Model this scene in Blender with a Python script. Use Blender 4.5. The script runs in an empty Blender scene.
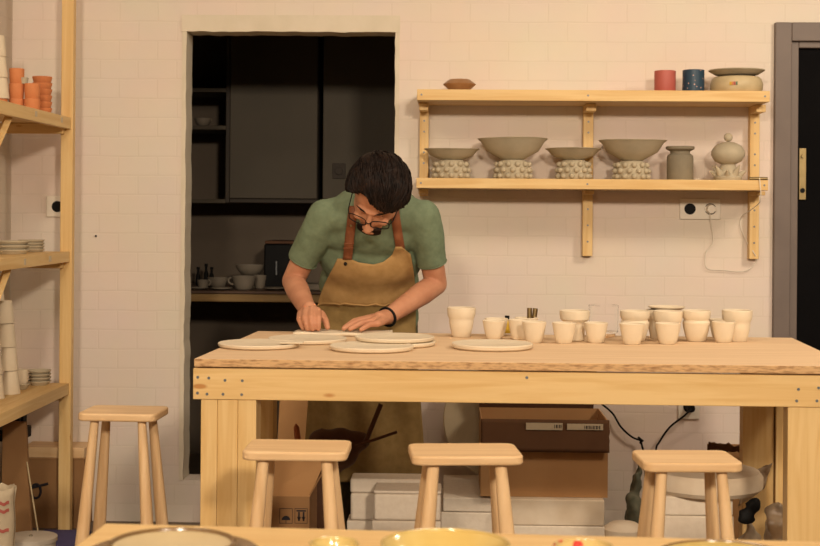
import bpy, bmesh, math, random
from mathutils import Vector, Matrix, noise
from mathutils.bvhtree import BVHTree
random.seed(7)
C = bpy.context.scene.collection
PI = math.pi
# ------------------------------------------------------------------ camera model (real camera; also used to measure positions)
FPX, YAW, RHO, CZ, H0 = 1406.0, math.radians(1.63), .0075, 1.17, 212.0
CAM = Vector((0, 0, CZ))
FW = Vector((-math.sin(YAW), math.cos(YAW), 0)); R0 = Vector((math.cos(YAW), math.sin(YAW), 0)); ZZ = Vector((0, 0, 1))
RT = R0*math.cos(RHO) + ZZ*math.sin(RHO); UP = ZZ*math.cos(RHO) - R0*math.sin(RHO)
def ray(u, v): return FW*FPX + RT*(u-410) + UP*(H0-v)
def P(u, v, Y): d = ray(u, v); return CAM + d*(Y/d.y)
def PZ(u, v, z): d = ray(u, v); return CAM + d*((z-CZ)/d.z)
def X(u, Y, z=1.0):
    v = H0 + (CZ-z)*FPX/Y
    return P(u, v, Y).x
def M(px, Y): return px*Y/FPX        # pixels -> metres at distance Y
cd = bpy.data.cameras.new('camera'); cam = bpy.data.objects.new('camera', cd); C.objects.link(cam)
cd.sensor_width = 36; cd.lens = FPX*36/820; cd.shift_y = -61/820; cd.clip_start = .05
cam.matrix_world = Matrix(((RT.x, UP.x, -FW.x, 0), (RT.y, UP.y, -FW.y, 0), (RT.z, UP.z, -FW.z, CZ), (0, 0, 0, 1)))
cd.dof.use_dof = True; cd.dof.focus_distance = 4.1; cd.dof.aperture_fstop = 8
bpy.context.scene.camera = cam

# ------------------------------------------------------------------ materials
def new_mat(name, rough=.6, spec=.3):
    m = bpy.data.materials.new(name); m.use_nodes = True
    n = m.node_tree.nodes; b = n['Principled BSDF']
    b.inputs['Roughness'].default_value = rough
    b.inputs['Specular IOR Level'].default_value = spec
    return m, n, m.node_tree.links, b
def rgba(c): return (c[0], c[1], c[2], 1)
def hexc(r, g, b):
    f = lambda x: (x/255/12.92) if x/255 <= .04045 else ((x/255+.055)/1.055)**2.4
    return (f(r), f(g), f(b))
def mottled(name, c1, c2, scale=8, rough=.6, stretch=(1, 1, 1), bump=.1, spec=.3, metal=0, detail=4, lo=.35, hi=.65):
    m, n, l, b = new_mat(name, rough, spec)
    b.inputs['Metallic'].default_value = metal
    tc = n.new('ShaderNodeTexCoord'); mp = n.new('ShaderNodeMapping'); mp.inputs['Scale'].default_value = stretch
    nz = n.new('ShaderNodeTexNoise'); nz.inputs['Scale'].default_value = scale; nz.inputs['Detail'].default_value = detail
    cr = n.new('ShaderNodeValToRGB'); cr.color_ramp.elements[0].color = rgba(c1); cr.color_ramp.elements[1].color = rgba(c2)
    cr.color_ramp.elements[0].position = lo; cr.color_ramp.elements[1].position = hi
    l.new(tc.outputs['Object'], mp.inputs[0]); l.new(mp.outputs[0], nz.inputs['Vector']); l.new(nz.outputs['Fac'], cr.inputs[0]); l.new(cr.outputs[0], b.inputs['Base Color'])
    if bump:
        bp = n.new('ShaderNodeBump'); bp.inputs['Strength'].default_value = bump; bp.inputs['Distance'].default_value = .004
        l.new(nz.outputs['Fac'], bp.inputs['Height']); l.new(bp.outputs[0], b.inputs['Normal'])
    return m
def wood(name, c1, c2, axis='x', knots=True, rough=.5):
    m, n, l, b = new_mat(name, rough, .3)
    st = {'x': (1.2, 22, 22), 'y': (22, 1.2, 22), 'z': (22, 22, 1.2)}[axis]
    tc = n.new('ShaderNodeTexCoord'); gi = n.new('ShaderNodeObjectInfo')
    off = n.new('ShaderNodeVectorMath'); off.operation = 'ADD'
    mul = n.new('ShaderNodeMath'); mul.operation = 'MULTIPLY'; mul.inputs[1].default_value = 13.0
    l.new(gi.outputs['Random'], mul.inputs[0]); l.new(tc.outputs['Object'], off.inputs[0]); l.new(mul.outputs[0], off.inputs[1])
    mp = n.new('ShaderNodeMapping'); mp.inputs['Scale'].default_value = st
    l.new(off.outputs[0], mp.inputs[0])
    nz = n.new('ShaderNodeTexNoise'); nz.inputs['Scale'].default_value = 2.2; nz.inputs['Detail'].default_value = 5; nz.inputs['Distortion'].default_value = .8
    l.new(mp.outputs[0], nz.inputs['Vector'])
    cr = n.new('ShaderNodeValToRGB'); cr.color_ramp.elements[0].color = rgba(c2); cr.color_ramp.elements[1].color = rgba(c1)
    cr.color_ramp.elements[0].position = .34; cr.color_ramp.elements[1].position = .62
    l.new(nz.outputs['Fac'], cr.inputs[0])
    last = cr.outputs[0]
    if knots:
        kp = n.new('ShaderNodeMapping'); kp.inputs['Scale'].default_value = {'x': (3.2, 9, 9), 'y': (9, 3.2, 9), 'z': (9, 9, 3.2)}[axis]
        l.new(off.outputs[0], kp.inputs[0])
        vo = n.new('ShaderNodeTexVoronoi'); vo.inputs['Scale'].default_value = 1.0; l.new(kp.outputs[0], vo.inputs['Vector'])
        kr = n.new('ShaderNodeValToRGB'); kr.color_ramp.elements[0].position = .04; kr.color_ramp.elements[1].position = .07
        kr.color_ramp.elements[0].color = (1, 1, 1, 1); kr.color_ramp.elements[1].color = (0, 0, 0, 1)
        l.new(vo.outputs['Distance'], kr.inputs[0])
        mx = n.new('ShaderNodeMixRGB'); mx.inputs[2].default_value = rgba((c2[0]*.75, c2[1]*.55, c2[2]*.42)); l.new(kr.outputs[0], mx.inputs[0]); l.new(last, mx.inputs[1]); last = mx.outputs[0]
    l.new(last, b.inputs['Base Color'])
    bp = n.new('ShaderNodeBump'); bp.inputs['Strength'].default_value = .08; bp.inputs['Distance'].default_value = .003
    l.new(nz.outputs['Fac'], bp.inputs['Height']); l.new(bp.outputs[0], b.inputs['Normal'])
    return m
def brick_wall(name, c1, c2, cm, plane='xz'):
    m, n, l, b = new_mat(name, .75, .15)
    tc = n.new('ShaderNodeTexCoord'); sp = n.new('ShaderNodeSeparateXYZ'); cb = n.new('ShaderNodeCombineXYZ')
    l.new(tc.outputs['Object'], sp.inputs[0]); l.new(sp.outputs['X' if plane == 'xz' else 'Y'], cb.inputs[0]); l.new(sp.outputs['Z'], cb.inputs[1])
    wn = n.new('ShaderNodeTexNoise'); wn.inputs['Scale'].default_value = 5; wn.inputs['Detail'].default_value = 2; l.new(tc.outputs['Object'], wn.inputs['Vector'])
    vm = n.new('ShaderNodeVectorMath'); vm.operation = 'MULTIPLY_ADD'; vm.inputs[1].default_value = (.012, .012, 0); l.new(wn.outputs['Color'], vm.inputs[0]); l.new(cb.outputs[0], vm.inputs[2])
    bt = n.new('ShaderNodeTexBrick'); bt.inputs['Scale'].default_value = 1; bt.inputs['Brick Width'].default_value = .146; bt.inputs['Row Height'].default_value = .0725
    bt.inputs['Mortar Size'].default_value = .0045; bt.inputs['Mortar Smooth'].default_value = .9; bt.inputs['Bias'].default_value = 0
    bt.inputs['Color1'].default_value = rgba(c1); bt.inputs['Color2'].default_value = rgba(c2); bt.inputs['Mortar'].default_value = rgba(cm)
    l.new(vm.outputs[0], bt.inputs['Vector'])
    ns = n.new('ShaderNodeTexNoise'); ns.inputs['Scale'].default_value = 3; ns.inputs['Detail'].default_value = 6; l.new(tc.outputs['Object'], ns.inputs['Vector'])
    mx = n.new('ShaderNodeMixRGB'); mx.blend_type = 'MULTIPLY'; mx.inputs[0].default_value = .16
    l.new(bt.outputs['Color'], mx.inputs[1]); l.new(ns.outputs['Color'], mx.inputs[2])
    hs = n.new('ShaderNodeHueSaturation'); hs.inputs['Saturation'].default_value = .97; hs.inputs['Value'].default_value = 1.06; l.new(mx.outputs[0], hs.inputs['Color'])
    l.new(hs.outputs[0], b.inputs['Base Color'])
    nf = n.new('ShaderNodeTexNoise'); nf.inputs['Scale'].default_value = 14; nf.inputs['Detail'].default_value = 5; l.new(tc.outputs['Object'], nf.inputs['Vector'])
    ad = n.new('ShaderNodeMath'); ad.operation = 'MULTIPLY_ADD'; ad.inputs[1].default_value = -1.0; l.new(bt.outputs['Fac'], ad.inputs[0])
    ms = n.new('ShaderNodeMath'); ms.operation = 'MULTIPLY'; ms.inputs[1].default_value = .9; l.new(nf.outputs['Fac'], ms.inputs[0]); l.new(ms.outputs[0], ad.inputs[2])
    bp = n.new('ShaderNodeBump'); bp.inputs['Strength'].default_value = .14; bp.inputs['Distance'].default_value = .003
    l.new(ad.outputs[0], bp.inputs['Height']); l.new(bp.outputs[0], b.inputs['Normal'])
    return m
def dotted(name, base, cols, scale, size, rough=.4):
    m, n, l, b = new_mat(name, rough, .3)
    tc = n.new('ShaderNodeTexCoord'); vo = n.new('ShaderNodeTexVoronoi'); vo.inputs['Scale'].default_value = scale; l.new(tc.outputs['Object'], vo.inputs['Vector'])
    cr = n.new('ShaderNodeValToRGB'); cr.color_ramp.interpolation = 'CONSTANT'; cr.color_ramp.elements[0].color = (1, 1, 1, 1); cr.color_ramp.elements[1].position = size; cr.color_ramp.elements[1].color = (0, 0, 0, 1)
    l.new(vo.outputs['Distance'], cr.inputs[0])
    mx = n.new('ShaderNodeMixRGB'); mx.inputs[1].default_value = rgba(base); mx.inputs[2].default_value = rgba(cols); l.new(cr.outputs[0], mx.inputs[0]); l.new(mx.outputs[0], b.inputs['Base Color'])
    return m
def glassy(name, col=(1, 1, 1), rough=.02, ior=1.45):
    m, n, l, b = new_mat(name, rough, .5)
    b.inputs['Transmission Weight'].default_value = 1; b.inputs['IOR'].default_value = ior; b.inputs['Base Color'].default_value = rgba(col)
    return m
MT = {}
PINE1, PINE2 = hexc(228, 194, 136), hexc(216, 176, 114)
for ax in 'xyz': MT['pine_'+ax] = wood('pine_'+ax, PINE1, PINE2, ax)
for ax in 'xz': MT['beech_'+ax] = wood('beech_'+ax, hexc(226, 192, 148), hexc(212, 174, 128), ax, False, .45)
MT['ply'] = wood('plywood_top', hexc(224, 193, 156), hexc(214, 181, 143), 'x', False, .75)
MT['plyedge'] = mottled('plywood_edge', hexc(156, 116, 76), hexc(212, 172, 124), 9, .7, (5, 5, 22), .2, lo=.3, hi=.55)
MT['desk'] = wood('front_table_wood', hexc(232, 196, 138), hexc(222, 182, 122), 'x', False, .5)
MT['wall'] = brick_wall('painted_brick', hexc(227, 211, 197), hexc(226, 210, 196), hexc(223, 207, 192))
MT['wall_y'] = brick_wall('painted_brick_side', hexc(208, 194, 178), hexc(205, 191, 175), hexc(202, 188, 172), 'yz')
MT['backroom'] = mottled('studio_wall_shade', hexc(120, 108, 94), hexc(128, 115, 100), 2, .9, bump=0)
MT['plaster'] = mottled('plaster', hexc(214, 202, 180), hexc(221, 209, 189), 12, .8, (1, 1, 1), .3)
MT['ceil'] = mottled('ceiling_paint', hexc(150, 140, 126), hexc(156, 146, 132), 2, .9, bump=0)
MT['floor'] = mottled('floor_paint', hexc(104, 90, 78), hexc(116, 100, 86), 10, .55, bump=.1)
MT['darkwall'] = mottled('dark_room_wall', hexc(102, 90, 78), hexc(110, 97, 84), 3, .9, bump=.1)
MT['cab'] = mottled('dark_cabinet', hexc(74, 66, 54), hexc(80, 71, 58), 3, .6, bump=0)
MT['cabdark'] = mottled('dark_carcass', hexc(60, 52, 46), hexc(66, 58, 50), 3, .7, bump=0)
MT['counter'] = wood('counter_wood', hexc(158, 126, 78), hexc(140, 108, 64), 'x', False)
MT['countertop'] = mottled('counter_top', hexc(88, 66, 52), hexc(98, 74, 58), 6, .5, bump=0)
MT['clay'] = mottled('raw_white_clay', hexc(224, 208, 183), hexc(217, 200, 173), 14, .75, bump=.15)
MT['greyclay'] = mottled('grey_clay', hexc(176, 164, 140), hexc(188, 175, 150), 16, .8, bump=.2)
MT['darkclay'] = mottled('dark_grey_clay', hexc(128, 118, 100), hexc(140, 129, 108), 16, .8, bump=.2)
MT['sand'] = mottled('sand_glaze', hexc(204, 184, 146), hexc(192, 172, 134), 20, .45)
MT['terra'] = mottled('terracotta', hexc(214, 138, 90), hexc(204, 126, 78), 14, .75)
MT['brownbowl'] = mottled('brown_glaze', hexc(166, 122, 80), hexc(150, 106, 66), 20, .4)
MT['redglaze'] = mottled('red_glaze', hexc(182, 98, 88), hexc(172, 88, 78), 10, .5)
MT['blueglaze'] = dotted('blue_dotted_glaze', hexc(44, 66, 84), hexc(190, 150, 140), 85, .2)
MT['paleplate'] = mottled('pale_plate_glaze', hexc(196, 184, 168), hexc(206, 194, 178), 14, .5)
MT['dimplate'] = mottled('pale_glaze_dimmed', hexc(128, 117, 103), hexc(136, 125, 111), 14, .6)  # pale kitchen crockery, the dimness of the room put into its colour
MT['white'] = mottled('white_plastic', hexc(226, 216, 200), hexc(230, 221, 206), 4, .4, bump=0)
MT['black'] = mottled('black_plastic', hexc(20, 19, 19), hexc(25, 24, 24), 4, .6, bump=0, spec=.12)
MT['metal'] = mottled('steel', (.16, .17, .18), (.22, .22, .22), 30, .5, metal=1, bump=0)
MT['brass'] = mottled('brass', (.26, .19, .09), (.32, .24, .12), 30, .4, metal=1, bump=0)
MT['doorframe'] = mottled('door_frame_paint', hexc(112, 100, 94), hexc(119, 106, 99), 6, .5, bump=.1)
MT['doorblack'] = mottled('door_black', hexc(14, 13, 14), hexc(17, 16, 17), 4, .85, bump=0, spec=.05)
MT['card'] = mottled('cardboard', hexc(186, 142, 96), hexc(174, 130, 86), 5, .85, bump=.1)
MT['card2'] = mottled('cardboard_dark', hexc(150, 112, 74), hexc(138, 101, 65), 5, .85, bump=.1)
MT['carddark'] = mottled('cardboard_inside', hexc(104, 72, 48), hexc(92, 62, 41), 5, .9, bump=.1)
MT['ink'] = mottled('printed_ink', hexc(38, 34, 40), hexc(44, 40, 46), 5, .8, bump=0)
MT['label'] = mottled('paper_label', hexc(206, 188, 160), hexc(198, 180, 152), 30, .8, bump=0)
MT['foam'] = mottled('foam', hexc(232, 218, 200), hexc(226, 211, 192), 60, .8, bump=.3)
MT['foamdirty'] = mottled('foam_stained', hexc(230, 214, 192), hexc(204, 182, 154), 9, .8, bump=.3, lo=.3, hi=.75)
MT['cream'] = mottled('cream_disc', hexc(206, 190, 160), hexc(190, 172, 142), 7, .8, bump=.2)
MT['bag'] = mottled('clear_bag', hexc(206, 186, 160), hexc(150, 124, 98), 22, .35, bump=.8, detail=8)
MT['sack'] = mottled('brown_sack', hexc(96, 64, 44), hexc(80, 52, 35), 7, .7, bump=.4)
MT['pinwood'] = wood('rolling_pin_wood', hexc(186, 112, 70), hexc(160, 90, 54), 'z', False)
MT['darkcloth'] = mottled('dark_cloth', hexc(86, 88, 74), hexc(112, 110, 92), 30, .9, bump=.6)
MT['skin'] = mottled('skin', hexc(200, 144, 112), hexc(184, 126, 96), 18, .5, bump=.12, lo=.3, hi=.7)
MT['shirt'] = mottled('shirt_green', hexc(106, 120, 95), hexc(114, 128, 102), 60, .85, bump=.15)
MT['apron'] = mottled('apron_canvas', hexc(176, 140, 90), hexc(165, 129, 80), 40, .85, bump=.15)
MT['skirt'] = mottled('apron_skirt_darker', hexc(146, 120, 74), hexc(134, 109, 65), 40, .85, bump=.15)
MT['leather'] = mottled('leather', hexc(138, 84, 54), hexc(122, 72, 46), 30, .5, bump=.1)
MT['hair'] = mottled('hair', hexc(18, 12, 10), hexc(36, 24, 18), 40, .6, bump=.3, spec=.15)
MT['trousers'] = mottled('trousers', hexc(86, 82, 58), hexc(78, 73, 51), 30, .9, bump=.2)
MT['shoe'] = mottled('shoe', hexc(60, 50, 44), hexc(52, 44, 38), 30, .6)
MT['eye'] = mottled('eye_white', hexc(220, 210, 200), hexc(224, 214, 204), 5, .3, bump=0)
MT['glass'] = glassy('clear_glass', (1, 1, 1), .02, 1.06)
MT['lens'] = glassy('lens_glass', (1, 1, 1), .0, 1.02)
MT['yellow'] = mottled('yellow_sponge', hexc(214, 176, 60), hexc(200, 160, 48), 30, .8)
MT['olive'] = mottled('amber_glaze', hexc(206, 182, 118), hexc(196, 168, 100), 16, .12, bump=.05, spec=.6)
MT['rim'] = mottled('brown_rim_glaze', hexc(128, 100, 66), hexc(112, 86, 54), 16, .2, bump=0, spec=.6)
MT['plateglaze'] = mottled('beige_glaze', hexc(212, 192, 152), hexc(202, 180, 140), 10, .25, bump=0, spec=.5)
MT['redpattern'] = dotted('red_pattern_glaze', hexc(204, 178, 118), hexc(196, 70, 60), 45, .32, .15)
MT['blue'] = mottled('blue_mat', hexc(84, 78, 122), hexc(76, 70, 112), 12, .8)

MT['bag'].node_tree.nodes['Principled BSDF'].inputs['Transmission Weight'].default_value = .55
# ------------------------------------------------------------------ geometry helpers
WLOC = {}      # world location of each object origin (nothing built here is rotated before its parts are attached)
class MB:
    def __init__(s): s.bm = bmesh.new()
    def add(s, verts, faces):
        vs = [s.bm.verts.new(v) for v in verts]
        for f in faces:
            try: s.bm.faces.new([vs[i] for i in f])
            except ValueError: pass
        return vs
    def box(s, x0, x1, y0, y1, z0, z1, rz=0, mat=None):
        c = Vector(((x0+x1)/2, (y0+y1)/2, 0))
        v = [Vector((x, y, z)) for x in (x0, x1) for y in (y0, y1) for z in (z0, z1)]
        if rz:
            r = Matrix.Rotation(rz, 3, 'Z'); v = [r @ (q-c) + c for q in v]
        if mat: v = [mat @ q for q in v]
        s.add(v, [(0, 1, 3, 2), (4, 6, 7, 5), (0, 4, 5, 1), (2, 3, 7, 6), (0, 2, 6, 4), (1, 5, 7, 3)]); return s
    def hexa(s, b, t):      # bottom 4 corners, top 4 corners (same order, ccw)
        s.add(list(b)+list(t), [(3, 2, 1, 0), (4, 5, 6, 7), (0, 1, 5, 4), (1, 2, 6, 5), (2, 3, 7, 6), (3, 0, 4, 7)]); return s
    def lathe(s, prof, c=(0, 0, 0), seg=40, sx=1, sy=1, wob=0, mat=None, seed=0):
        c = Vector(c); rings = []
        for i, (r, z) in enumerate(prof):
            if r <= 1e-6:
                q = Vector((0, 0, z)); q = (mat @ q) if mat else q
                rings.append([s.bm.verts.new(q+c)])
            else:
                ring = []
                for k in range(seg):
                    a = 2*PI*k/seg
                    w = 1 + wob*math.sin(2*a+seed) + wob*.6*math.sin(3*a+seed*2)
                    q = Vector((r*w*sx*math.cos(a), r*w*sy*math.sin(a), z))
                    if wob and i > 0: q.z += wob*.25*r*math.sin(2*a+seed*1.7)
                    q = (mat @ q) if mat else q
                    ring.append(s.bm.verts.new(q+c))
                rings.append(ring)
        for a, b in zip(rings, rings[1:]):
            for k in range(seg):
                k2 = (k+1) % seg
                f = []
                if len(a) == 1 and len(b) == 1: continue
                if len(a) == 1: f = [a[0], b[k2], b[k]]
                elif len(b) == 1: f = [a[k], a[k2], b[0]]
                else: f = [a[k], a[k2], b[k2], b[k]]
                try: s.bm.faces.new(f)
                except ValueError: pass
        return s
    def cone(s, p0, p1, r0, r1, seg=16, caps=True):
        p0, p1 = Vector(p0), Vector(p1); d = p1-p0
        if d.length < 1e-9: return s
        q = d.to_track_quat('Z', 'Y').to_matrix()
        L = d.length
        prof = ([(0, 0)] if caps else []) + [(r0, 0), (r1, L)] + ([(0, L)] if caps else [])
        return s.lathe(prof, p0, seg, mat=q)
    def ell(s, c, r, mat=None, seg=20, rings=12):
        prof = [(math.sin(PI*i/rings), -math.cos(PI*i/rings)) for i in range(rings+1)]
        prof[0] = (0, -1); prof[-1] = (0, 1)
        m = Matrix.Diagonal((r[0], r[1], r[2])) if not hasattr(r, 'real') else Matrix.Diagonal((r, r, r))
        if mat: m = mat @ m
        return s.lathe(prof, c, seg, mat=m)
    def caps(s, pts, rad, seg=14):       # chain of tapered capsules
        for (a, b), (ra, rb) in zip(zip(pts, pts[1:]), zip(rad, rad[1:])): s.cone(a, b, ra, rb, seg)
        for p, r in zip(pts, rad): s.ell(p, (r, r, r), seg=seg, rings=8)
        return s
    def tube(s, pts, r, seg=8, closed=False):
        pts = [Vector(p) for p in pts]; n = len(pts); rings = []
        rr = r if hasattr(r, '__len__') else [r]*n
        up = Vector((0, 0, 1))
        prev = None
        for i, p in enumerate(pts):
            t = (pts[(i+1) % n]-pts[i-1]) if closed else (pts[min(i+1, n-1)]-pts[max(i-1, 0)])
            t.normalize()
            if prev is None:
                ref = Vector((0, 0, 1)) if abs(t.z) < .9 else Vector((1, 0, 0)); nx = t.cross(ref).normalized()
            else:
                nx = (prev - t*prev.dot(t)).normalized()
            prev = nx; ny = t.cross(nx)
            rings.append([s.bm.verts.new(p + (nx*math.cos(2*PI*k/seg)+ny*math.sin(2*PI*k/seg))*rr[i]) for k in range(seg)])
        prs = list(zip(rings, rings[1:])) + ([(rings[-1], rings[0])] if closed else [])
        for a, b in prs:
            for k in range(seg):
                try: s.bm.faces.new([a[k], a[(k+1) % seg], b[(k+1) % seg], b[k]])
                except ValueError: pass
        if not closed:
            for rg in (rings[0][::-1], rings[-1]):
                try: s.bm.faces.new(rg)
                except ValueError: pass
        return s
    def grid(s, fn, nu, nv, flip=False):
        vs = [[s.bm.verts.new(fn(i/nu, j/nv)) for i in range(nu+1)] for j in range(nv+1)]
        for j in range(nv):
            for i in range(nu):
                f = [vs[j][i], vs[j][i+1], vs[j+1][i+1], vs[j+1][i]]
                s.bm.faces.new(f[::-1] if flip else f)
        return s
    def build(s, name, m, parent=None, bevel=0, smooth=True, seg=2, mods=(), loc=None):
        bmesh.ops.recalc_face_normals(s.bm, faces=s.bm.faces)
        vs = s.bm.verts
        lo = Vector((min(v.co.x for v in vs), min(v.co.y for v in vs), min(v.co.z for v in vs)))
        hi = Vector((max(v.co.x for v in vs), max(v.co.y for v in vs), max(v.co.z for v in vs)))
        o_ = Vector(((lo.x+hi.x)/2, (lo.y+hi.y)/2, lo.z)) if loc is None else Vector(loc)
        for v in vs: v.co -= o_
        me = bpy.data.meshes.new(name); s.bm.to_mesh(me); s.bm.free()
        me.materials.append(MT[m])
        if smooth:
            for p in me.polygons: p.use_smooth = True
        o = bpy.data.objects.new(name, me); C.objects.link(o)
        pl = WLOC[parent.name] if parent else Vector()
        o.parent = parent; o.location = o_ - pl; WLOC[o.name] = o_
        if bevel:
            b = o.modifiers.new('bevel', 'BEVEL'); b.width = bevel; b.segments = seg; b.limit_method = 'ANGLE'; b.angle_limit = .6
            b.harden_normals = False
        for k, kw in mods:
            md = o.modifiers.new(k.lower(), k)
            for a, v in kw.items(): setattr(md, a, v)
        if smooth:
            try: me.set_sharp_from_angle(angle=math.radians(38))
            except Exception: pass
        return o
def tag(o, label=None, cat=None, group=None, kind=None):
    for k, v in (('label', label), ('category', cat), ('group', group), ('kind', kind)):
        if v: o[k] = v
    return o
def thing(name, label, cat, loc, group=None):
    o = bpy.data.objects.new(name, None); o.empty_display_size = .05; C.objects.link(o)
    o.location = loc; WLOC[o.name] = Vector(loc); return tag(o, label, cat, group)
def struct(mb, name, m, **kw):
    o = mb.build(name, m, **kw); o['kind'] = 'structure'; return o
def copy_tree(o, parent=None):
    c = o.copy(); C.objects.link(c); c.parent = parent
    for ch in [x for x in o.children]: copy_tree(ch, c)
    return c
def solid_prof(r, h, t, foot=None, base=0):     # open vessel: outer profile list of (r,z) -> closed wall with thickness t
    outer = [(a, b+base) for a, b in zip(r, h)]
    inner = [(max(a-t, .001), b+base) for a, b in zip(r, h)][::-1]
    inner[-1] = (inner[-1][0], base+t)
    return [(0, base)] + outer + [(outer[-1][0]-t*.5, outer[-1][1]+t*.35)] + inner + [(0, base+t)]

# ------------------------------------------------------------------ the room
W = 5.25; T = .12
LX, RX, CEIL, BACK = -1.652, 2.6, 2.75, -2.6
oxl, oxr, ozt, ozb = -.997, -.205, 1.845, .158       # opening behind the man
dxl, dzt = 1.196, 1.881                              # dark door on the right: outer edge of its frame
dxr = 2.16
def jag(z, s): return .004*noise.noise(Vector((s, z*9, 0)))+.003*noise.noise(Vector((s+5, z*23, 1)))
wb = MB()
wb.box(LX-.15, oxl, W, W+T, 0, CEIL); wb.box(oxl, oxr, W, W+T, ozt, CEIL); wb.box(oxl, oxr, W, W+T, 0, ozb)
wb.box(oxr, dxl+.01, W, W+T, 0, CEIL); wb.box(dxl+.01, dxr-.01, W, W+T, dzt-.01, CEIL); wb.box(dxr-.01, RX+.15, W, W+T, 0, CEIL)
struct(wb, 'wall_back', 'wall', smooth=False, loc=(0, 0, 0))
struct(MB().box(LX-.15, LX, BACK, W, 0, CEIL), 'wall_left', 'wall_y', smooth=False, loc=(0, 0, 0))
struct(MB().box(RX, RX+.15, BACK, W, 0, CEIL), 'wall_right', 'backroom', smooth=False, loc=(0, 0, 0))
struct(MB().box(LX, RX, BACK-.15, BACK, 0, CEIL), 'wall_front', 'backroom', smooth=False, loc=(0, 0, 0))
struct(MB().box(LX-.15, RX+.15, BACK-.15, 6.95, -.1, 0), 'floor', 'floor', smooth=False, loc=(0, 0, 0))
struct(MB().box(LX-.15, RX+.15, BACK-.15, 6.95, CEIL, CEIL+.1), 'ceiling', 'ceil', smooth=False, loc=(0, 0, 0))
# plaster band round the opening, uneven inner edge
def band(x_in, x_out, z0, z1, s):
    mb = MB(); n = 60
    rows = []
    for i in range(n+1):
        z = z0+(z1-z0)*i/n
        xi = x_in + jag(z, s)
        rows.append([mb.bm.verts.new((xi, W-.004, z)), mb.bm.verts.new((x_out, W-.004, z)), mb.bm.verts.new((x_out, W-.0005, z)), mb.bm.verts.new((xi, W+T, z))])
    for a, b in zip(rows, rows[1:]):
        for k in range(4): mb.bm.faces.new([a[k], a[(k+1) % 4], b[(k+1) % 4], b[k]])
    mb.bm.faces.new(rows[0]); mb.bm.faces.new(rows[-1])
    return mb
struct(band(oxl+.004, oxl-.012, ozb, ozt+.045, 1), 'trim_1', 'plaster', smooth=False)
struct(band(oxr-.004, oxr+.012, ozb, ozt+.045, 7), 'trim_2', 'plaster', smooth=False)
mb = MB(); n = 40; rows = []
for i in range(n+1):
    x = oxl-.0135+(oxr-oxl+.027)*i/n; zi = ozt-.004+jag(x, 12)
    rows.append([mb.bm.verts.new((x, W-.006, zi)), mb.bm.verts.new((x, W-.006, ozt+.058)), mb.bm.verts.new((x, W-.0005, ozt+.058)), mb.bm.verts.new((x, W+T, zi))])
for a, b in zip(rows, rows[1:]):
    for k in range(4): mb.bm.faces.new([a[k], a[(k+1) % 4], b[(k+1) % 4], b[k]])
mb.bm.faces.new(rows[0]); mb.bm.faces.new(rows[-1])
struct(mb, 'trim_3', 'plaster', smooth=False)
# the right-hand door with its frame
d_in1 = P(790.5, 200, W-.02).x; d_in2 = P(797.5, 200, W).x; ztop2 = P(795, 41, W-.02).z; ztop3 = P(800, 48, W).z
f = MB().box(dxl, d_in1, W-.025, W+.05, 0, dzt).box(d_in1, dxr, W-.025, W+.05, ztop2, dzt).box(dxr-.07, dxr, W-.025, W+.05, 0, ztop2)
struct(f, 'trim_4', 'doorframe', bevel=.003)
f = MB().box(d_in1, d_in2, W-.005, W+.06, 0, ztop2).box(d_in2, dxr-.07, W-.005, W+.06, ztop3, ztop2).box(dxr-.10, dxr-.07, W-.005, W+.06, 0, ztop3)
struct(f, 'trim_5', 'doorframe', bevel=.003)
door = MB().box(d_in2+.002, dxr-.102, W+.015, W+.055, .005, ztop3-.003)
do = struct(door, 'door_1', 'doorblack', bevel=.002)
a, b = P(799, 148, W+.01), P(806, 200, W+.01)
hp = MB().box(a.x, b.x, W+.007, W+.0149, b.z, a.z).build('lock_plate', 'brass', do, bevel=.002)
MB().cone((a.x+.013, W+.0068, a.z-.03), (a.x+.013, W-.004, a.z-.03), .008, .007).build('door_handle', 'brass', hp)
MB().cone((a.x+.013, W+.0075, b.z+.035), (a.x+.013, W+.003, b.z+.035), .009, .009).build('keyhole', 'black', hp)

# ------------------------------------------------------------------ dark kitchen behind the opening
KY = 6.75
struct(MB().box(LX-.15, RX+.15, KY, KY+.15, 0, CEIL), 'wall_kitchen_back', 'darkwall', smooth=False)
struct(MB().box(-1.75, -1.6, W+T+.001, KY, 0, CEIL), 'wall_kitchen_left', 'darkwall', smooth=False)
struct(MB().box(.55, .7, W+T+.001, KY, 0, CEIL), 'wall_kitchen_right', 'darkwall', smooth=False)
Yc = 6.38
zb = P(290, 203, Yc).z
xa, xb, xc, xd = X(229, Yc), X(317.5, Yc), X(322, Yc), X(420, Yc)
t = thing('wall_cupboard', 'dark wall cupboard with one wide plain door in the unlit kitchen', 'cupboard', ((xa+xb)/2, Yc+.18, zb))
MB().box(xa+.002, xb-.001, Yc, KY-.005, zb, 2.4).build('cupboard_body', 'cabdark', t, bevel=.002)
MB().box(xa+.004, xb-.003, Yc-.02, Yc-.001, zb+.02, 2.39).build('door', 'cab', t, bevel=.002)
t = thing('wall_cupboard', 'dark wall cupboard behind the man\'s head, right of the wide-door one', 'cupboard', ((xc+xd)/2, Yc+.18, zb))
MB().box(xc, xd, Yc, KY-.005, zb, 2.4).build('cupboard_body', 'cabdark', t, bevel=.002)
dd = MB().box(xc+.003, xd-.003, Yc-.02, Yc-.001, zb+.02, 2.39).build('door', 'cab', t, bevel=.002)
q = P(339, 171, Yc-.02)
MB().box(q.x-.03, q.x+.03, Yc-.026, Yc-.0205, q.z-.035, q.z+.035).cone((q.x, Yc-.026, q.z), (q.x, Yc-.034, q.z), .018, .018, 20).build('lock_plate', 'cabdark', dd, bevel=.002)
xs0 = X(160, Yc)
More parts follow.
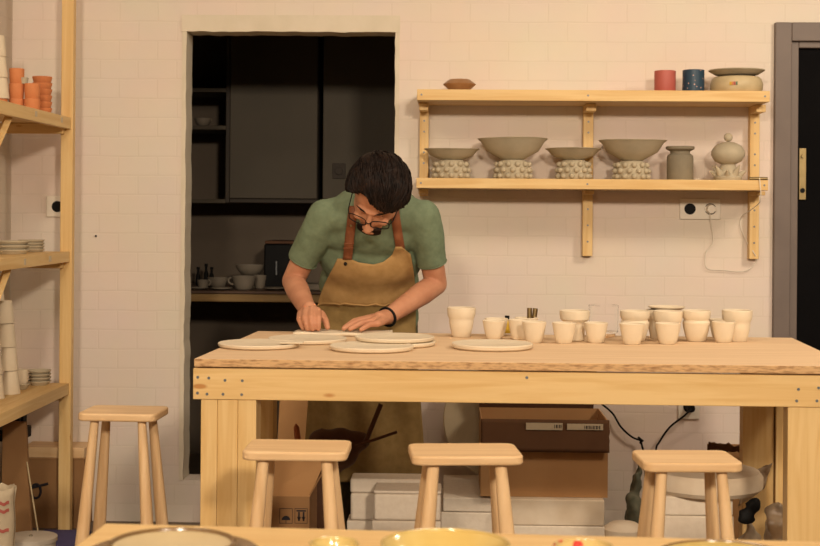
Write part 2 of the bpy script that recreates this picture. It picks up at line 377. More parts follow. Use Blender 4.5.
t = thing('open_shelf_unit', 'dark open wall shelf unit at the left of the kitchen cupboards', 'shelf', ((xs0+xa)/2, Yc+.18, zb))
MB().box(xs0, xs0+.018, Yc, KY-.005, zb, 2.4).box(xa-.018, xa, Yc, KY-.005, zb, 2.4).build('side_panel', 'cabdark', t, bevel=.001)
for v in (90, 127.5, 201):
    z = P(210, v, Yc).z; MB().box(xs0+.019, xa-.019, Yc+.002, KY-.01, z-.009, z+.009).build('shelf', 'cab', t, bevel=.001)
def vessel(name, mat, u, v, Y, wpx, hpx, label, cat, group=None, shape='cup', thick=.004, seed=0, wob=0, seg=40):
    """open vessel whose foot stands at pixel row v, at distance Y"""
    b = P(u, v, Y); R = M(wpx, Y)/2; H = M(hpx, Y)
    pr = {'cup': ([.62, .72, .84, .95, 1], [0, .08, .45, .8, 1]),
          'cylinder': ([.93, .98, 1, .99, .98], [0, .04, .3, .7, 1]),
          'bowl': ([.42, .55, .80, .95, 1], [0, .05, .35, .7, 1]),
          'facet': ([.5, .62, .8, 1, .97], [0, .2, .45, .72, .76])}[shape]
    mb = MB().lathe(solid_prof([R*a for a in pr[0]], [H*a for a in pr[1]], thick), b, seg, wob=wob, seed=seed)
    return tag(mb.build(name, mat), label, cat, group), b, R, H
zsh = P(205, 127.5, Yc).z+.009
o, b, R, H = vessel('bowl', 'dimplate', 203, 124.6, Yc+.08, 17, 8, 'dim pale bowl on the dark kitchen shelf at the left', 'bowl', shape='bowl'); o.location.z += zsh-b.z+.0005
# counter
zc = P(250, 291, 6.15).z
t = thing('kitchen_counter', 'kitchen counter with brown top and pale wood front edge behind the opening', 'counter', (-.6, 6.45, 0))
MB().box(-1.595, .545, 6.14, KY-.003, zc-.012, zc).build('worktop', 'countertop', t, bevel=.002)
MB().box(-1.595, .545, 6.155, 6.18, P(250, 302, 6.15).z, zc-.0125).build('front_rail', 'counter', t, bevel=.002)
for x in (-1.58, .48): MB().box(x, x+.045, 6.2, 6.245, 0, zc-.0125).build('leg', 'counter', t, bevel=.002)
def on_counter(u, Y, wpx, hpx, **k):
    o, b, R, H = vessel(u=u, v=291, Y=Y, wpx=wpx, hpx=hpx, **k); o.location.z += zc-b.z+.0008; b.z = zc+.0008; return o, b, R, H
def handle(b, R, H, side, mat, parent, a=0):
    mb = MB(); pts = []
    for i in range(13):
        th = PI*i/12; pts.append((b.x+side*(R*.84+math.sin(th)*R*.42), b.y, b.z+H*.52+math.cos(th)*H*.28))
    mb.tube(pts, .004, 8); mb.build('handle', mat, parent)
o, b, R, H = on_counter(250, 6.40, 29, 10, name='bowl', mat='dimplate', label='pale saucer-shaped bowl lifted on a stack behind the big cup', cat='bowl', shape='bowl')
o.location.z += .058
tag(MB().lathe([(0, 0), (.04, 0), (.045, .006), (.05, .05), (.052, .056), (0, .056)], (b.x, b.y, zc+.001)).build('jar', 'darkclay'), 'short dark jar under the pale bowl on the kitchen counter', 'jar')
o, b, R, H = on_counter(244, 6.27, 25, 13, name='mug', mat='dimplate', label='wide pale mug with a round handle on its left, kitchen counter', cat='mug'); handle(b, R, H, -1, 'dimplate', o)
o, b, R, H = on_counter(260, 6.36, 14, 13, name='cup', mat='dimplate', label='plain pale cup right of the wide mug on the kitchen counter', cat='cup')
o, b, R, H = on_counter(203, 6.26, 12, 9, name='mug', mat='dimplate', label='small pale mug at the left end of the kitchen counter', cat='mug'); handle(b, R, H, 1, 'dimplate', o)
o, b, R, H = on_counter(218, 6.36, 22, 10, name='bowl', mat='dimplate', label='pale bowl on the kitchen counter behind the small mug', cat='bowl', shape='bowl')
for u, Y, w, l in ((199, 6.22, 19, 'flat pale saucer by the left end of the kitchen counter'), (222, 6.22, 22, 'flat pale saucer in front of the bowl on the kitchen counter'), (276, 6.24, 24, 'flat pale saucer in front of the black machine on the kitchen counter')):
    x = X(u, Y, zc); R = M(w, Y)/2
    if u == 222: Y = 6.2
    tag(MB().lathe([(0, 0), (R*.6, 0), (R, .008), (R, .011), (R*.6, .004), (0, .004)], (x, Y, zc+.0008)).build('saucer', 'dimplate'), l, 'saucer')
for k, u in enumerate((198, 206, 211.5)):
    x = X(u, 6.55, zc); h = M(17+k % 2*3, 6.5)
    t = thing('bottle', ['dark bottle leftmost of the three at the back of the kitchen counter', 'dark bottle in the middle of the three at the back of the counter', 'dark bottle rightmost of the three at the back of the counter'][k], 'bottle', (x, 6.55, zc), 'dark bottles on the kitchen counter')
    MB().lathe([(0, 0), (.011, 0), (.011, h*.6), (.006, h*.75), (.006, h*.95), (0, h*.95)], (x, 6.55, zc+.0008), 20).build('bottle_body', 'black', t)
    MB().lathe([(0, h*.95), (.008, h*.95), (.008, h*1.1), (0, h*1.1)], (x, 6.55, zc+.0012), 16).build('cap', 'black', t)
xm0, xm1 = X(264, 6.35), X(298, 6.35); zm = P(280, 244, 6.35).z
t = thing('coffee_machine', 'black boxy coffee machine with a bright vertical handle on the kitchen counter', 'appliance', ((xm0+xm1)/2, 6.45, zc))
MB().box(xm0, xm1, 6.35, 6.6, zc+.001, zm).build('housing', 'black', t, bevel=.008)
MB().box(xm0+.004, xm1-.004, 6.345, 6.605, zm+.0005, zm+.014).build('lid', 'sack', t, bevel=.004)
q = P(276.5, 275, 6.345); q2 = P(276.5, 261, 6.345)
MB().box(q.x-.003, q.x+.003, 6.335, 6.3495, q.z, q2.z).build('handle', 'metal', t, bevel=.001)
t = thing('tray', 'pale tray on the kitchen counter beside the man\'s elbow', 'tray', (X(312, 6.25), 6.25, zc))
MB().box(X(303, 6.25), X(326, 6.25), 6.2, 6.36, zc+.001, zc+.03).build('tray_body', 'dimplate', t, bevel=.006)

# ------------------------------------------------------------------ left storage rack
yp = 5.05
px0, px1 = P(59.5, 300, yp).x, P(71.5, 300, yp).x
t = thing('storage_rack', 'tall pine storage rack along the left wall with three shelves of pots', 'rack', ((LX+px1)/2, 4.2, 0))
MB().box(px0, px1, yp, yp+.035, 0, 2.5).build('post', 'pine_z', t, bevel=.002)
MB().box(px0, px1, 3.1, 3.135, 0, 2.5).build('post', 'pine_z', t, bevel=.002)
MB().box(LX+.004, LX+.05, 3.1, 3.135, 0, 2.5).build('post', 'pine_z', t, bevel=.002)
bx1 = P(69.5, 300, yp-.002).x
SH = []
for vt, vb in ((117.5, 124), (251.5, 262), (383, 394.5)):
    zt = P(69, vt, yp).z; zb_ = P(69, vb, yp).z
    if vt < 200: zb_ = zt-.042
    SH.append(zt)
    MB().box(bx1-.02, bx1, 3.05, yp-.001, zb_, zt).build('side_board', 'pine_y', t, bevel=.0015)
    MB().box(LX+.052, bx1-.0205, 3.05, yp-.001, zt-.022, zt).build('shelf', 'pine_y', t, bevel=.0015)
    MB().box(LX+.004, bx1-.021, yp-.03, yp-.002, zt-.06, zt-.023).build('cross_rail', 'pine_x', t, bevel=.0015)
    if vt < 260:
        MB().tube([(bx1-.034, yp-.60, zt-.03), (bx1-.034, yp-.75, zt-.15)], .014, 4).build('brace', 'pine_y', t)
for k, (u, Y) in enumerate(((3, 4.62), (45, 4.93))):
    q = SH[0]-.018
    MB().box(bx1+.0003, bx1+.0012, Y-.012, Y+.012, q-.008, q+.01).build('paper_tag', 'label', t)
MB().box(bx1+.0003, bx1+.0012, 4.78, 4.81, SH[1]-.028, SH[1]-.008).build('paper_tag', 'label', t)
MB().box(bx1+.0003, bx1+.0012, 4.50, 4.52, SH[1]-.028, SH[1]-.008).build('paper_tag', 'label', t)
def inv_cup(x, y, z, R, H, mat, label, group, name='cup', cat='cup'):
    return tag(MB().lathe([(0, H), (R*.68, H), (R*.72, H*.97), (R, 0), (R-.004, 0), (R*.68, H*.93), (0, H*.94)], (x, y, z), 32).build(name, mat), label, cat, group)
def up_cup(x, y, z, R, H, mat, label, group, name='cup', cat='cup', shape=None):
    rr, hh = shape or ([.86, .92, .97, 1], [0, .06, .5, 1])
    return tag(MB().lathe(solid_prof([R*a for a in rr], [H*a for a in hh], .004), (x, y, z), 32).build(name, mat), label, cat, group)
# top shelf
z0 = SH[0]+.0005; Yt = 4.85
sc = Yt/FPX
tag(MB().lathe([(0, 0), (.05, 0), (.062, .012), (.06, .014), (.05, .004), (0, .004)], (X(3, Yt, z0), Yt-.02, z0)).build('plate', 'greyclay'), 'grey plate under the orange and white cups on the top rack shelf', 'plate')
x = X(2, Yt, z0)
up_cup(x, Yt-.02, z0+.006, M(14, Yt)/2, .042, 'terra', 'orange cup on the grey plate below the white cup tower', 'orange cups on the top shelf of the rack')
for k in range(3):
    inv_cup(x-.004*k, Yt-.02, z0+.049+.073*k, M(18-k, Yt)/2, .0725, 'clay', ['upturned white cup at the bottom of the tower on the top rack shelf', 'upturned white cup in the middle of the tower, top rack shelf', 'upturned white cup crowning the tower on the top rack shelf'][k], 'white cup tower on the top shelf')
Y2 = 4.88
for k in range(3):
    up_cup(X(16.5, Y2, z0), Y2, z0+.0525*k, M(15, Y2)/2, .052, 'terra', ['orange cup, lowest of the three stacked on the top rack shelf', 'orange cup in the middle of the stack of three, top rack shelf', 'orange cup, top of the stack of three on the top rack shelf'][k], 'orange cups on the top shelf of the rack')
Y3 = 4.97
for k in range(2):
    up_cup(X(32, Y3-.09, z0), Y3-.09, z0+.0525*k, M(15.5, Y3)/2, .052, 'terra', ['orange cup, lower of the pair beside the orange bowls', 'orange cup, upper of the pair beside the orange bowls'][k], 'orange cups on the top shelf of the rack')
for k in range(6):
    up_cup(X(42, 5.0, z0), 5.0, z0+.0225*k, M(20, 5)/2, .028, 'terra', 'orange bowl in the stack of six, ' + ['at the bottom', 'second from the bottom', 'third from the bottom', 'third from the top', 'second from the top', 'at the top'][k], 'stack of orange bowls', 'bowl', 'bowl', ([.5, .62, .85, 1], [0, .04, .3, 1]))
tag(MB().lathe([(0, 0), (.012, 0), (.016, .02), (.013, .022), (0, .022)], (X(28, 4.93, z0), 4.99-.11+.0, z0+.1055)).build('lid', 'greyclay'), 'small grey lid resting on the upper orange cup', 'lid')
# middle shelf
z1 = SH[1]+.0005
for k in range(3):
    R = M(34, 4.72)/2
    tag(MB().lathe([(0, 0), (R*.8, 0), (R, .012), (R, .0155), (R*.8, .006), (0, .006)], (X(12, 4.72, z1), 4.72, z1+.0145*k)).build('plate', 'greyclay'), 'wide grey plate in the nearer stack on the middle rack shelf, ' + ['bottom one', 'middle one', 'top one'][k], 'plate', 'nearer plate stack, middle shelf')
for k in range(4):
    R = M(26, 4.96)/2
    tag(MB().lathe([(0, 0), (R*.8, 0), (R, .009), (R, .0115), (R*.8, .005), (0, .005)], (X(31, 4.96, z1), 4.965, z1+.0105*k)).build('plate', 'greyclay'), 'small grey plate in the farther stack by the rack post, ' + ['bottom one', 'second from the bottom', 'second from the top', 'top one'][k], 'plate', 'farther plate stack, middle shelf')
# lower shelf: pyramid of upturned white cups
z2 = SH[2]+.0005; Rc = M(19, 4.7)/2; Hc = .078
names = ['bottom', 'second', 'third', 'top']
for k, zs in enumerate((0, .08, .16, .24)):
    for j, (u, Y) in enumerate(((11, 4.74), (-5, 4.62))):
        inv_cup(X(u-2.2*k, Y, z2), Y, z2+zs, Rc, Hc, 'clay', 'upturned white cup in the ' + names[k] + ' row of the ' + ['farther', 'nearer'][j] + ' tower, lower rack shelf', 'white cup towers on the lower shelf')
inv_cup(X(-5, 4.68, z2), 4.68, z2+.32, Rc*.9, Hc, 'clay', 'upturned white cup standing alone on top of the lower shelf towers', 'white cup towers on the lower shelf')
xq = X(21, 4.86, z2)
tag(MB().lathe([(0, 0), (.018, 0), (.032, .018), (.030, .02), (.018, .005), (0, .005)], (xq, 4.86, z2)).build('bowl', 'greyclay'), 'small grey bowl under the pale cup on the lower rack shelf', 'bowl')
up_cup(xq, 4.86, z2+.0055, M(15, 4.86)/2*.95, .062, 'clay', 'pale upright cup in the small grey bowl, lower rack shelf', None, shape=([.55, .9, 1, 1], [0, .28, .4, 1]))
for k in range(4):
    R = M(23, 4.98)/2
    tag(MB().lathe([(0, 0), (R*.7, 0), (R, .013), (R, .016), (R*.7, .005), (0, .005)], (X(39, 4.98, z2), 4.985, z2+.0125*k)).build('saucer', 'greyclay'), 'grey saucer in the stack of four by the rack post, ' + ['bottom one', 'second from the bottom', 'second from the top', 'top one'][k], 'saucer', 'saucer stack, lower shelf')

# ------------------------------------------------------------------ pine wall shelf
YS = 5.0
sx0, sx1 = P(417, 95, YS).x, P(770, 95, YS).x
zt0, zt1 = P(590, 90, YS).z, P(590, 101, YS).z
zl0, zl1 = P(590, 179, YS).z, P(590, 189.2, YS).z
t = thing('wall_shelf', 'two-tier pine shelf with three brackets fixed to the white brick wall', 'shelf', ((sx0+sx1)/2, W-.02, zl1))
MB().box(sx0, sx1, YS, W-.002, zt1, zt0).build('upper_board', 'pine_x', t, bevel=.0015)
MB().box(sx0, sx1-.004, YS, W-.002, zl1, zl0).build('lower_board', 'pine_x', t, bevel=.0015)
for k, (u0, u1, vb) in enumerate(((419.5, 428.5, 196), (583, 593, 256), (749.5, 759, 259))):
    x0, x1 = P(u0, 150, W-.03).x, P(u1, 150, W-.03).x; zbb = P(u0, vb, W-.03).z
    br = MB().box(x0, x1, W-.04, W-.003, zl0+.001, zt1-.001).build('bracket', 'pine_z', t, bevel=.0015)
    MB().box(x0, x1, YS+.11, W-.041, zt1-.028, zt1-.001).build('arm', 'pine_y', br, bevel=.002)
    MB().box(x0, x1, W-.04, W-.003, zbb, zl1-.001).build('upright', 'pine_z', br, bevel=.0015)
    MB().box(x0, x1, YS+.11+.05*(k == 1), W-.041, zl1-(.016 if k else .02), zl1-.001).build('arm', 'pine_y', br, bevel=.002)
    for z in ([zt1-.06, zt1-.10, zl0+.06, zl0+.10] + ([zl1-.07, zl1-.13, zl1-.19] if k else [])):
        if z > zbb: MB().cone(((x0+x1)/2, W-.0405, z), ((x0+x1)/2, W-.0425, z), .0035, .0035, 10).build('screw', 'metal', br)
for u in (421.5, 588, 765):
    for z in ((zt0+zt1)/2, (zl0+zl1)/2):
        MB().cone((P(u, 100, YS).x, YS-.0003, z), (P(u, 100, YS).x, YS-.0015, z), .0035, .0035, 10).build('screw', 'metal', t)
YM = 5.12
def knob_bowl(u0, u1, vr, b0, b1, vj, lab, seed):
    uc = (b0+b1)/2; x = P(uc, 170, YM).x; R = M((b1-b0), YM)/2*.86; zr = P(uc, vr, YM).z; zj = P(uc, vj, YM).z; zb = zl0+.0005
    t = thing('pedestal_bowl', lab, 'bowl', (x, YM, zb), 'clay bowls on bobbled feet')
    h = zj-zb
    m = MB().lathe([(0, 0), (R*.9, 0), (R, h*.12), (R*1.0, h*.5), (R*.9, h*.85), (R*.72, h*.995), (0, h*.995)], (x, YM, zb), 40)
    for r_, zz in enumerate((.16, .46, .76)):
        nb = 11
        for k in range(nb):
            a = 2*PI*(k+.5*(r_ % 2)+seed*.3)/nb; rr = R*(1.0 if r_ < 2 else .93)
            p = Vector((x+rr*math.cos(a), YM+rr*math.sin(a), zb+h*zz)); q = Vector((math.cos(a), math.sin(a), .15))*.008
            m.ell(p+q*.4, (.0102, .0102, .0102), seg=10, rings=7)
    m.build('bobbled_foot', 'greyclay', t)
    RB = M(u1-u0, YM)/2; H = zr-zj; xo = P((u0+u1)/2, 170, YM).x
    pr = solid_prof([R*.62, R*.75, RB*.62+R*.25, RB*.9, RB], [0, H*.06, H*.42, H*.86, H], .005)
    MB().lathe(pr, (xo*.5+x*.5, YM, zj+.0003), 56, wob=.025, seed=seed).build('bowl', 'greyclay', t)
knob_bowl(424, 479, 149.5, 432, 470, 160, 'clay bowl on a bobbled foot, leftmost on the wall shelf, shallow flared rim', 1)
knob_bowl(478, 547, 139, 494, 532, 160, 'large deep clay bowl on a bobbled foot, second from the left end of the shelf', 2.2)
knob_bowl(545, 601, 149, 556, 591, 160, 'shallow clay bowl on a bobbled foot before the middle shelf bracket', 3.1)
knob_bowl(598, 667, 141, 613, 650, 161, 'large deep clay bowl on a bobbled foot beside the flat-rimmed jar', 4.4)
R = M(27, YM)/2; x = P(680, 170, YM).x; h = P(680, 147, YM).z-zl0
tag(MB().lathe(solid_prof([R*.94, R*.97, R*.97, R*.93, R*.72, R*.72, R*1.04, R*1.05], [0, .003, h*.66, h*.74, h*.80, h*.86, h*.93, h], .005), (x, YM, zl0+.0005), 40).build('jar', 'darkclay'), 'dark grey straight jar with a flared flat rim on the wall shelf', 'jar')
# sculptural lidded pot
x = P(728, 170, YM).x; zb = zl0+.0005; k_ = YM/FPX
t = thing('lidded_pot', 'sculptural clay pot with spiky leaf foot and round knobbed lid', 'pot', (x, YM, zb))
m = MB().lathe([(0, 0), (13*k_, 0), (14*k_, 3*k_), (10*k_, 10*k_), (7*k_, 16*k_), (0, 16*k_)], (x, YM, zb), 32)
for k in range(9):
    a = 2*PI*k/9+.3; d = Vector((math.cos(a), math.sin(a), 0))
    p = Vector((x, YM, zb))
    m.cone(p+d*8*k_+Vector((0, 0, 3*k_)), p+d*18*k_+Vector((0, 0, (15 if k % 2 else 10)*k_)), 5*k_, .5*k_, 10)
m.build('spiked_foot', 'greyclay', t)
MB().lathe([(0, 15*k_), (6*k_, 15.5*k_), (13*k_, 19*k_), (16.5*k_, 25*k_), (16.5*k_, 29*k_), (13*k_, 34.5*k_), (6*k_, 38*k_), (0, 38.8*k_)], (x, YM, zb+.0003), 36).build('body', 'greyclay', t)
MB().ell((x, YM, zb+43*k_), (4.4*k_, 4.4*k_, 4.4*k_)).build('lid_knob', 'greyclay', t)
xx = P(697, 170, YM).x
tag(MB().lathe([(0, 0), (.012, 0), (.014, .006), (.006, .009), (0, .009)], (xx, YM+.02, zl0+.0005), 20).build('lid', 'paleplate'), 'tiny pale lid lying between the jar and the spiky pot', 'lid')
# things on the upper board
YU = 5.1
zu = zt0+.0005
def R_(u0, u1): return M(u1-u0, YU)/2
x = P(459.5, 80, YU).x
H = P(459, 79.5, YU).z-zu; R = R_(443, 476)
tag(MB().lathe([(0, 0), (R*.55, 0), (R*.6, H*.1), (R*.98, H*.55), (R, H*.62), (R*.62, H), (R*.58, H*.97), (R*.85, H*.6), (R*.5, H*.15), (0, H*.12)], (x, YU, zu), 8).build('bowl', 'brownbowl'), 'small brown faceted bowl alone at the left end of the upper shelf', 'bowl')
x = P(665, 80, YU).x; H = P(665, 71.3, YU).z-zu; R = R_(654.3, 675.5)
up_cup(x, YU, zu, R, H, 'redglaze', 'dusty red straight cup on the upper shelf', None, shape=([.97, 1, 1, 1], [0, .04, .5, 1]))
x = P(693.4, 80, YU).x; H = P(693, 70.5, YU).z-zu; R = R_(682.5, 704.5)
up_cup(x, YU, zu, R, H, 'blueglaze', 'dark blue cup with pale dots on the upper shelf', None, shape=([.99, 1, .98, .98], [0, .04, .5, 1]))
x = P(736.5, 80, YU).x; R = R_(709.5, 763); H1 = P(736, 78, YU).z-zu; H2 = P(736, 71, YU).z-zu
pot = MB().lathe(solid_prof([R*.86, R*.95, R*.97, R*.9, R*.84], [0, H1*.2, H1*.55, H1*.9, H1], .005), (x, YU, zu), 48).build('casserole_dish', 'sand')
tag(pot, 'low round sand-coloured dish with small coloured marks on its side', 'dish')
for k, c in enumerate(('yellow', 'terra', 'redglaze', 'shirt')):
    a = -PI/2-.42+.075*k
    MB().box(-.0032, .0032, -.0006, .0006, -.006, .006, mat=Matrix.Translation((x+R*.975*math.cos(a), YU+R*.975*math.sin(a)-.001, zu+H1*.5)) @ Matrix.Rotation(a+PI/2, 4, 'Z')).build('painted_mark', c, pot)
tag(MB().lathe([(0, 0), (R*.5, 0), (R*.8, H1*.1+.004), (R*1.03, H2-H1-.002), (R*1.02, H2-H1+.001), (R*.7, H1*.1+.008), (0, H1*.1+.006)], (x, YU, zu+H1+.002), 48).build('plate', 'greyclay'), 'wide grey plate lying across the round sand-coloured dish', 'plate')
# lamp rod with cable at the shelf end
q0, q1 = P(748, 178, YS+.03), P(766, 178.5, YS+.03)
t = thing('clip_lamp', 'thin metal bar with a white cable lying at the right end of the lower shelf', 'lamp', (q0.x, YS+.03, zl0))
MB().cone((q0.x, YS+.006, zl0+.0058), (q1.x, YS+.006, zl0+.0058), .0055, .0055, 12).build('bar', 'brass', t)
zz = [(759.5, 178, YS-.004), (760.5, 200, YS-.004), (752, 209, YS+.12), (741.5, 217, W-.012), (741, 228, W-.012), (747, 242, W-.012), (754, 253, W-.045), (756.5, 261.5, W-.02), (745, 271, W-.012), (723, 270, W-.012), (707, 268, W-.012), (706, 253, W-.012), (713, 242, W-.012), (711, 221, W-.02), (709, 209, W-.03)]
def smooth_path(pts, n=6):
    pts = [Vector(p) for p in pts]; out = []
    for i in range(len(pts)-1):
        p0 = pts[max(i-1, 0)]; p1 = pts[i]; p2 = pts[i+1]; p3 = pts[min(i+2, len(pts)-1)]
        for k in range(n):
            s = k/n; out.append(.5*((2*p1)+(p2-p0)*s+(2*p0-5*p1+4*p2-p3)*s*s+(3*p1-p0-3*p2+p3)*s**3))
    return out+[pts[-1]]
MB().tube(smooth_path([P(*a) for a in zz]), .0016, 8).build('cable', 'white', t)
def socket(u0, v0, u1, v1, label, n=2, plug=False):
    a, b = P(u0, v0, W), P(u1, v1, W)
    t = thing('wall_socket', label, 'socket', ((a.x+b.x)/2, W, b.z))
    MB().box(a.x, b.x, W-.009, W-.001, b.z, a.z).build('face_plate', 'white', t, bevel=.002)
    w = (b.x-a.x)/n
    for k in range(n):
        cx, cz = a.x+w*(k+.5), (a.z+b.z)/2
        MB().cone((cx, W-.0092, cz), (cx, W-.0105, cz), min(.021, w*.32), min(.021, w*.32), 24).build('socket_well', 'black', t)
    return t, a, b
t, a, b = socket(679.5, 198.5, 720, 219.5, 'double white wall socket under the shelf, its right half holding a white plug')
cx = a.x+(b.x-a.x)*.75; cz = (a.z+b.z)/2
tag(MB().cone((cx, W-.011, cz), (cx, W-.036, cz), .019, .015, 24).box(cx-.021, cx+.021, W-.016, W-.011, cz-.009, cz+.009).build('plug', 'white', bevel=.001), 'white plug pushed into the right half of the double socket', 'plug')
socket(47, 196, 69, 217, 'single white wall socket half hidden by the left rack post', 1)
t, a, b = socket(678, 394, 699, 419, 'single white wall socket low on the wall below the workbench top', 1)
q = P(690.5, 408, W-.03)
t = thing('power_cord', 'black power cord plugged in below the workbench and hanging down', 'cord', (q.x, W-.03, q.z))
MB().cone((q.x, W-.0109, q.z), (q.x, W-.05, q.z), .018, .014, 20).build('plug', 'black', t)
MB().tube(smooth_path([(q.x, W-.05, q.z), P(684, 416, W-.06), P(670, 427, W-.05), P(660, 441, W-.04), P(656, 452, W-.04), P(660, 490, W-.06), P(662, 518, W-.05)]), .0038, 8).build('cable', 'black', t)
tag(MB().tube(smooth_path([P(590, 396, W-.10), P(603, 405, W-.06), P(613, 414, W-.03), P(621, 427, W-.03), P(632, 437, W-.03), P(640, 440.5, W-.03), P(642, 446, W-.03), P(644, 456, W-.04), P(646, 490, W-.05), P(645, 518, W-.05)]), .0038, 8).tube([P(638, 437, W-.035), P(643, 441, W-.04), P(640, 443, W-.03)], .004, 8).build('power_cord', 'black'), 'black cord with a small knot curving down the wall beside the big cardboard box', 'cord')
q = P(96, 236, W)
tag(MB().cone((q.x, W-.0005, q.z), (q.x, W-.008, q.z), .004, .003, 10).build('nail', 'black'), 'small black nail head in the white wall left of the opening', 'nail')

# ------------------------------------------------------------------ the workbench
TF = [PZ(194, 358.7, .81), PZ(855, 366.5, .81), PZ(792, 337.7, .81), PZ(258, 331, .81)]   # fl, fr, br, bl
def tp(s, t_, z): return (TF[0]*(1-s)*(1-t_)+TF[1]*s*(1-t_)+TF[2]*s*t_+TF[3]*(1-s)*t_)*1.0 + Vector((0, 0, z-.81))
wbench = thing('workbench', 'long pine workbench with a thick plywood top that the man leans over', 'workbench', tp(.5, .5, 0))
top = MB().hexa([tp(0, 0, .7905), tp(1, 0, .7905), tp(1, 1, .7905), tp(0, 1, .7905)], [tp(0, 0, .81), tp(1, 0, .81), tp(1, 1, .81), tp(0, 1, .81)]).build('tabletop', 'ply', wbench, bevel=.0015)
top.data.materials.append(MT['plyedge'])
for p in top.data.polygons:
    if abs(p.normal.z) < .5: p.material_index = 1
zbt, zbb = .787, P(500, 403.5, 3.385).z
def beam(name, s0, s1, t0, t1, z0, z1, m, par=wbench, bv=.0015):
    return MB().hexa([tp(s0, t0, z0), tp(s1, t0, z0), tp(s1, t1, z0), tp(s0, t1, z0)], [tp(s0, t0, z1), tp(s1, t0, z1), tp(s1, t1, z1), tp(s0, t1, z1)]).build(name, m, par, bevel=bv)
fb = beam('front_rail', -.0015, 1.0, .002, .035, zbb, zbt, 'pine_x')
beam('back_rail', .01, .99, .955, .985, zbb, zbt, 'pine_x')
beam('side_rail', .0, .02, .04, .95, zbb, zbt, 'pine_y'); beam('side_rail', .98, 1., .04, .95, zbb, zbt, 'pine_y')
yl = 3.402
def su(u): return (P(u, 430, yl).x-tp(0, 0, 0).x)/(tp(1, 0, 0).x-tp(0, 0, 0).x)
for (u0, u1) in ((200.7, 217), (217.3, 237.5), (237.8, 256)): beam('leg_board', su(u0), su(u1), .006, .085, 0, zbb-.001, 'pine_z')
beam('leg_board', su(786), su(822), .006, .085, 0, zbb-.001, 'pine_z'); beam('leg_board', su(822.3), su(846), .006, .085, 0, zbb-.001, 'pine_z')
yb = 4.1
def bu(u): return (P(u, 430, yb).x-tp(0, .9, 0).x)/(tp(1, .9, 0).x-tp(0, .9, 0).x)
beam('leg', bu(258), bu(274), .87, .95, 0, zbb-.001, 'pine_z'); beam('leg', bu(740), bu(770.5), .87, .95, 0, zbb-.001, 'pine_z'); beam('leg', bu(772), bu(802), .86, .95, 0, zbb-.001, 'pine_z')
for (u, v) in ((197.8, 377.2), (208.8, 378), (225, 380.3), (242.3, 380.7), (197.5, 393), (207, 394), (223, 394.2), (241.8, 394.6), (798.6, 389.4), (818.8, 388), (796.8, 401), (817, 401), (527, 378)):
    q = P(u, v, 3.3975-.0019*(u > 500)*10)
    yy = tp(.0 if u < 500 else (.5 if u < 600 else .92), .002, 0).y-.0002
    MB().cone((q.x, yy, q.z), (q.x, yy-.0016, q.z), .0036, .0036, 10).build('screw', 'metal', fb)

ZT = .8105
def on_bench(u, v): return PZ(u, v, ZT)      # foot point of something standing on the top
def plate(u0, u1, vbot, hpx, label, mat='clay', base=0):
    """disc whose nearest lower edge is at row vbot"""
    uc = (u0+u1)/2; q = PZ(uc, vbot, ZT+base); R = M(u1-u0, q.y)/2
    q = q + Vector((q.x, q.y, 0)).normalized()*R*.93; R = M(u1-u0, q.y)/2; h = M(hpx, q.y)
    c = Vector((X(uc, q.y, ZT), q.y, ZT+base))
    return tag(MB().lathe([(0, 0), (R*.93, 0), (R*.985, h*.3), (R, h*.8), (R*.985, h), (R*.94, h), (R*.88, h*.86), (0, h*.86)], c, 56).build('plate', mat), label, 'plate', 'unfired round plates on the workbench'), c, R, h
plate(218, 300.5, 350.3, 4.4, 'unfired clay plate at the left end of the workbench with a scrap on its rim')
plate(268, 347, 345, 4.2, 'unfired clay plate below the man\'s right hand, behind the leftmost plate')
plate(329.5, 414, 353.6, 5, 'unfired clay plate nearest the front edge, in the middle of the bench')
_, c4, R4, h4 = plate(356, 436, 348.5, 4.4, 'lower unfired clay plate of the stacked pair under the man\'s left arm')
c5 = c4+Vector((-.004, .006, h4*.98+.0002)); R5 = R4
tag(MB().lathe([(0, 0), (R5*.93, 0), (R5*.985, h4*.3), (R5, h4*.8), (R5*.985, h4), (R5*.94, h4), (R5*.88, h4*.86), (0, h4*.86)], c5, 56).build('plate', 'clay'), 'upper unfired clay plate of the stacked pair under the man\'s left arm', 'plate', 'unfired round plates on the workbench')
plate(451.5, 533, 351.8, 5.4, 'unfired clay plate lying right of the man in front of the cups')
q = PZ(292, 343.5, ZT+.0125)
tag(MB().box(q.x-.03, q.x+.03, q.y-.02, q.y+.02, ZT+.012+.0008, ZT+.017).build('clay_scrap', 'clay', bevel=.002), 'small flat clay scrap on the rim of the leftmost plate', 'clay scrap')
# rolled slab under the hands
q0, q1 = X(296, 4.13, ZT), X(392, 4.13, ZT)
m = MB()
def slab(s, t_): return Vector((q0+(q1-q0)*s, 4.045+.13*t_+.006*math.sin(s*9), ZT+.0005+.004+.0015*math.sin(s*14+t_*5)))
m.grid(slab, 30, 8)
tag(m.build('clay_slab', 'clay', mods=(('SOLIDIFY', dict(thickness=.008, offset=0)),)), 'thin rolled slab of pale clay pressed under the man\'s hands', 'clay slab')

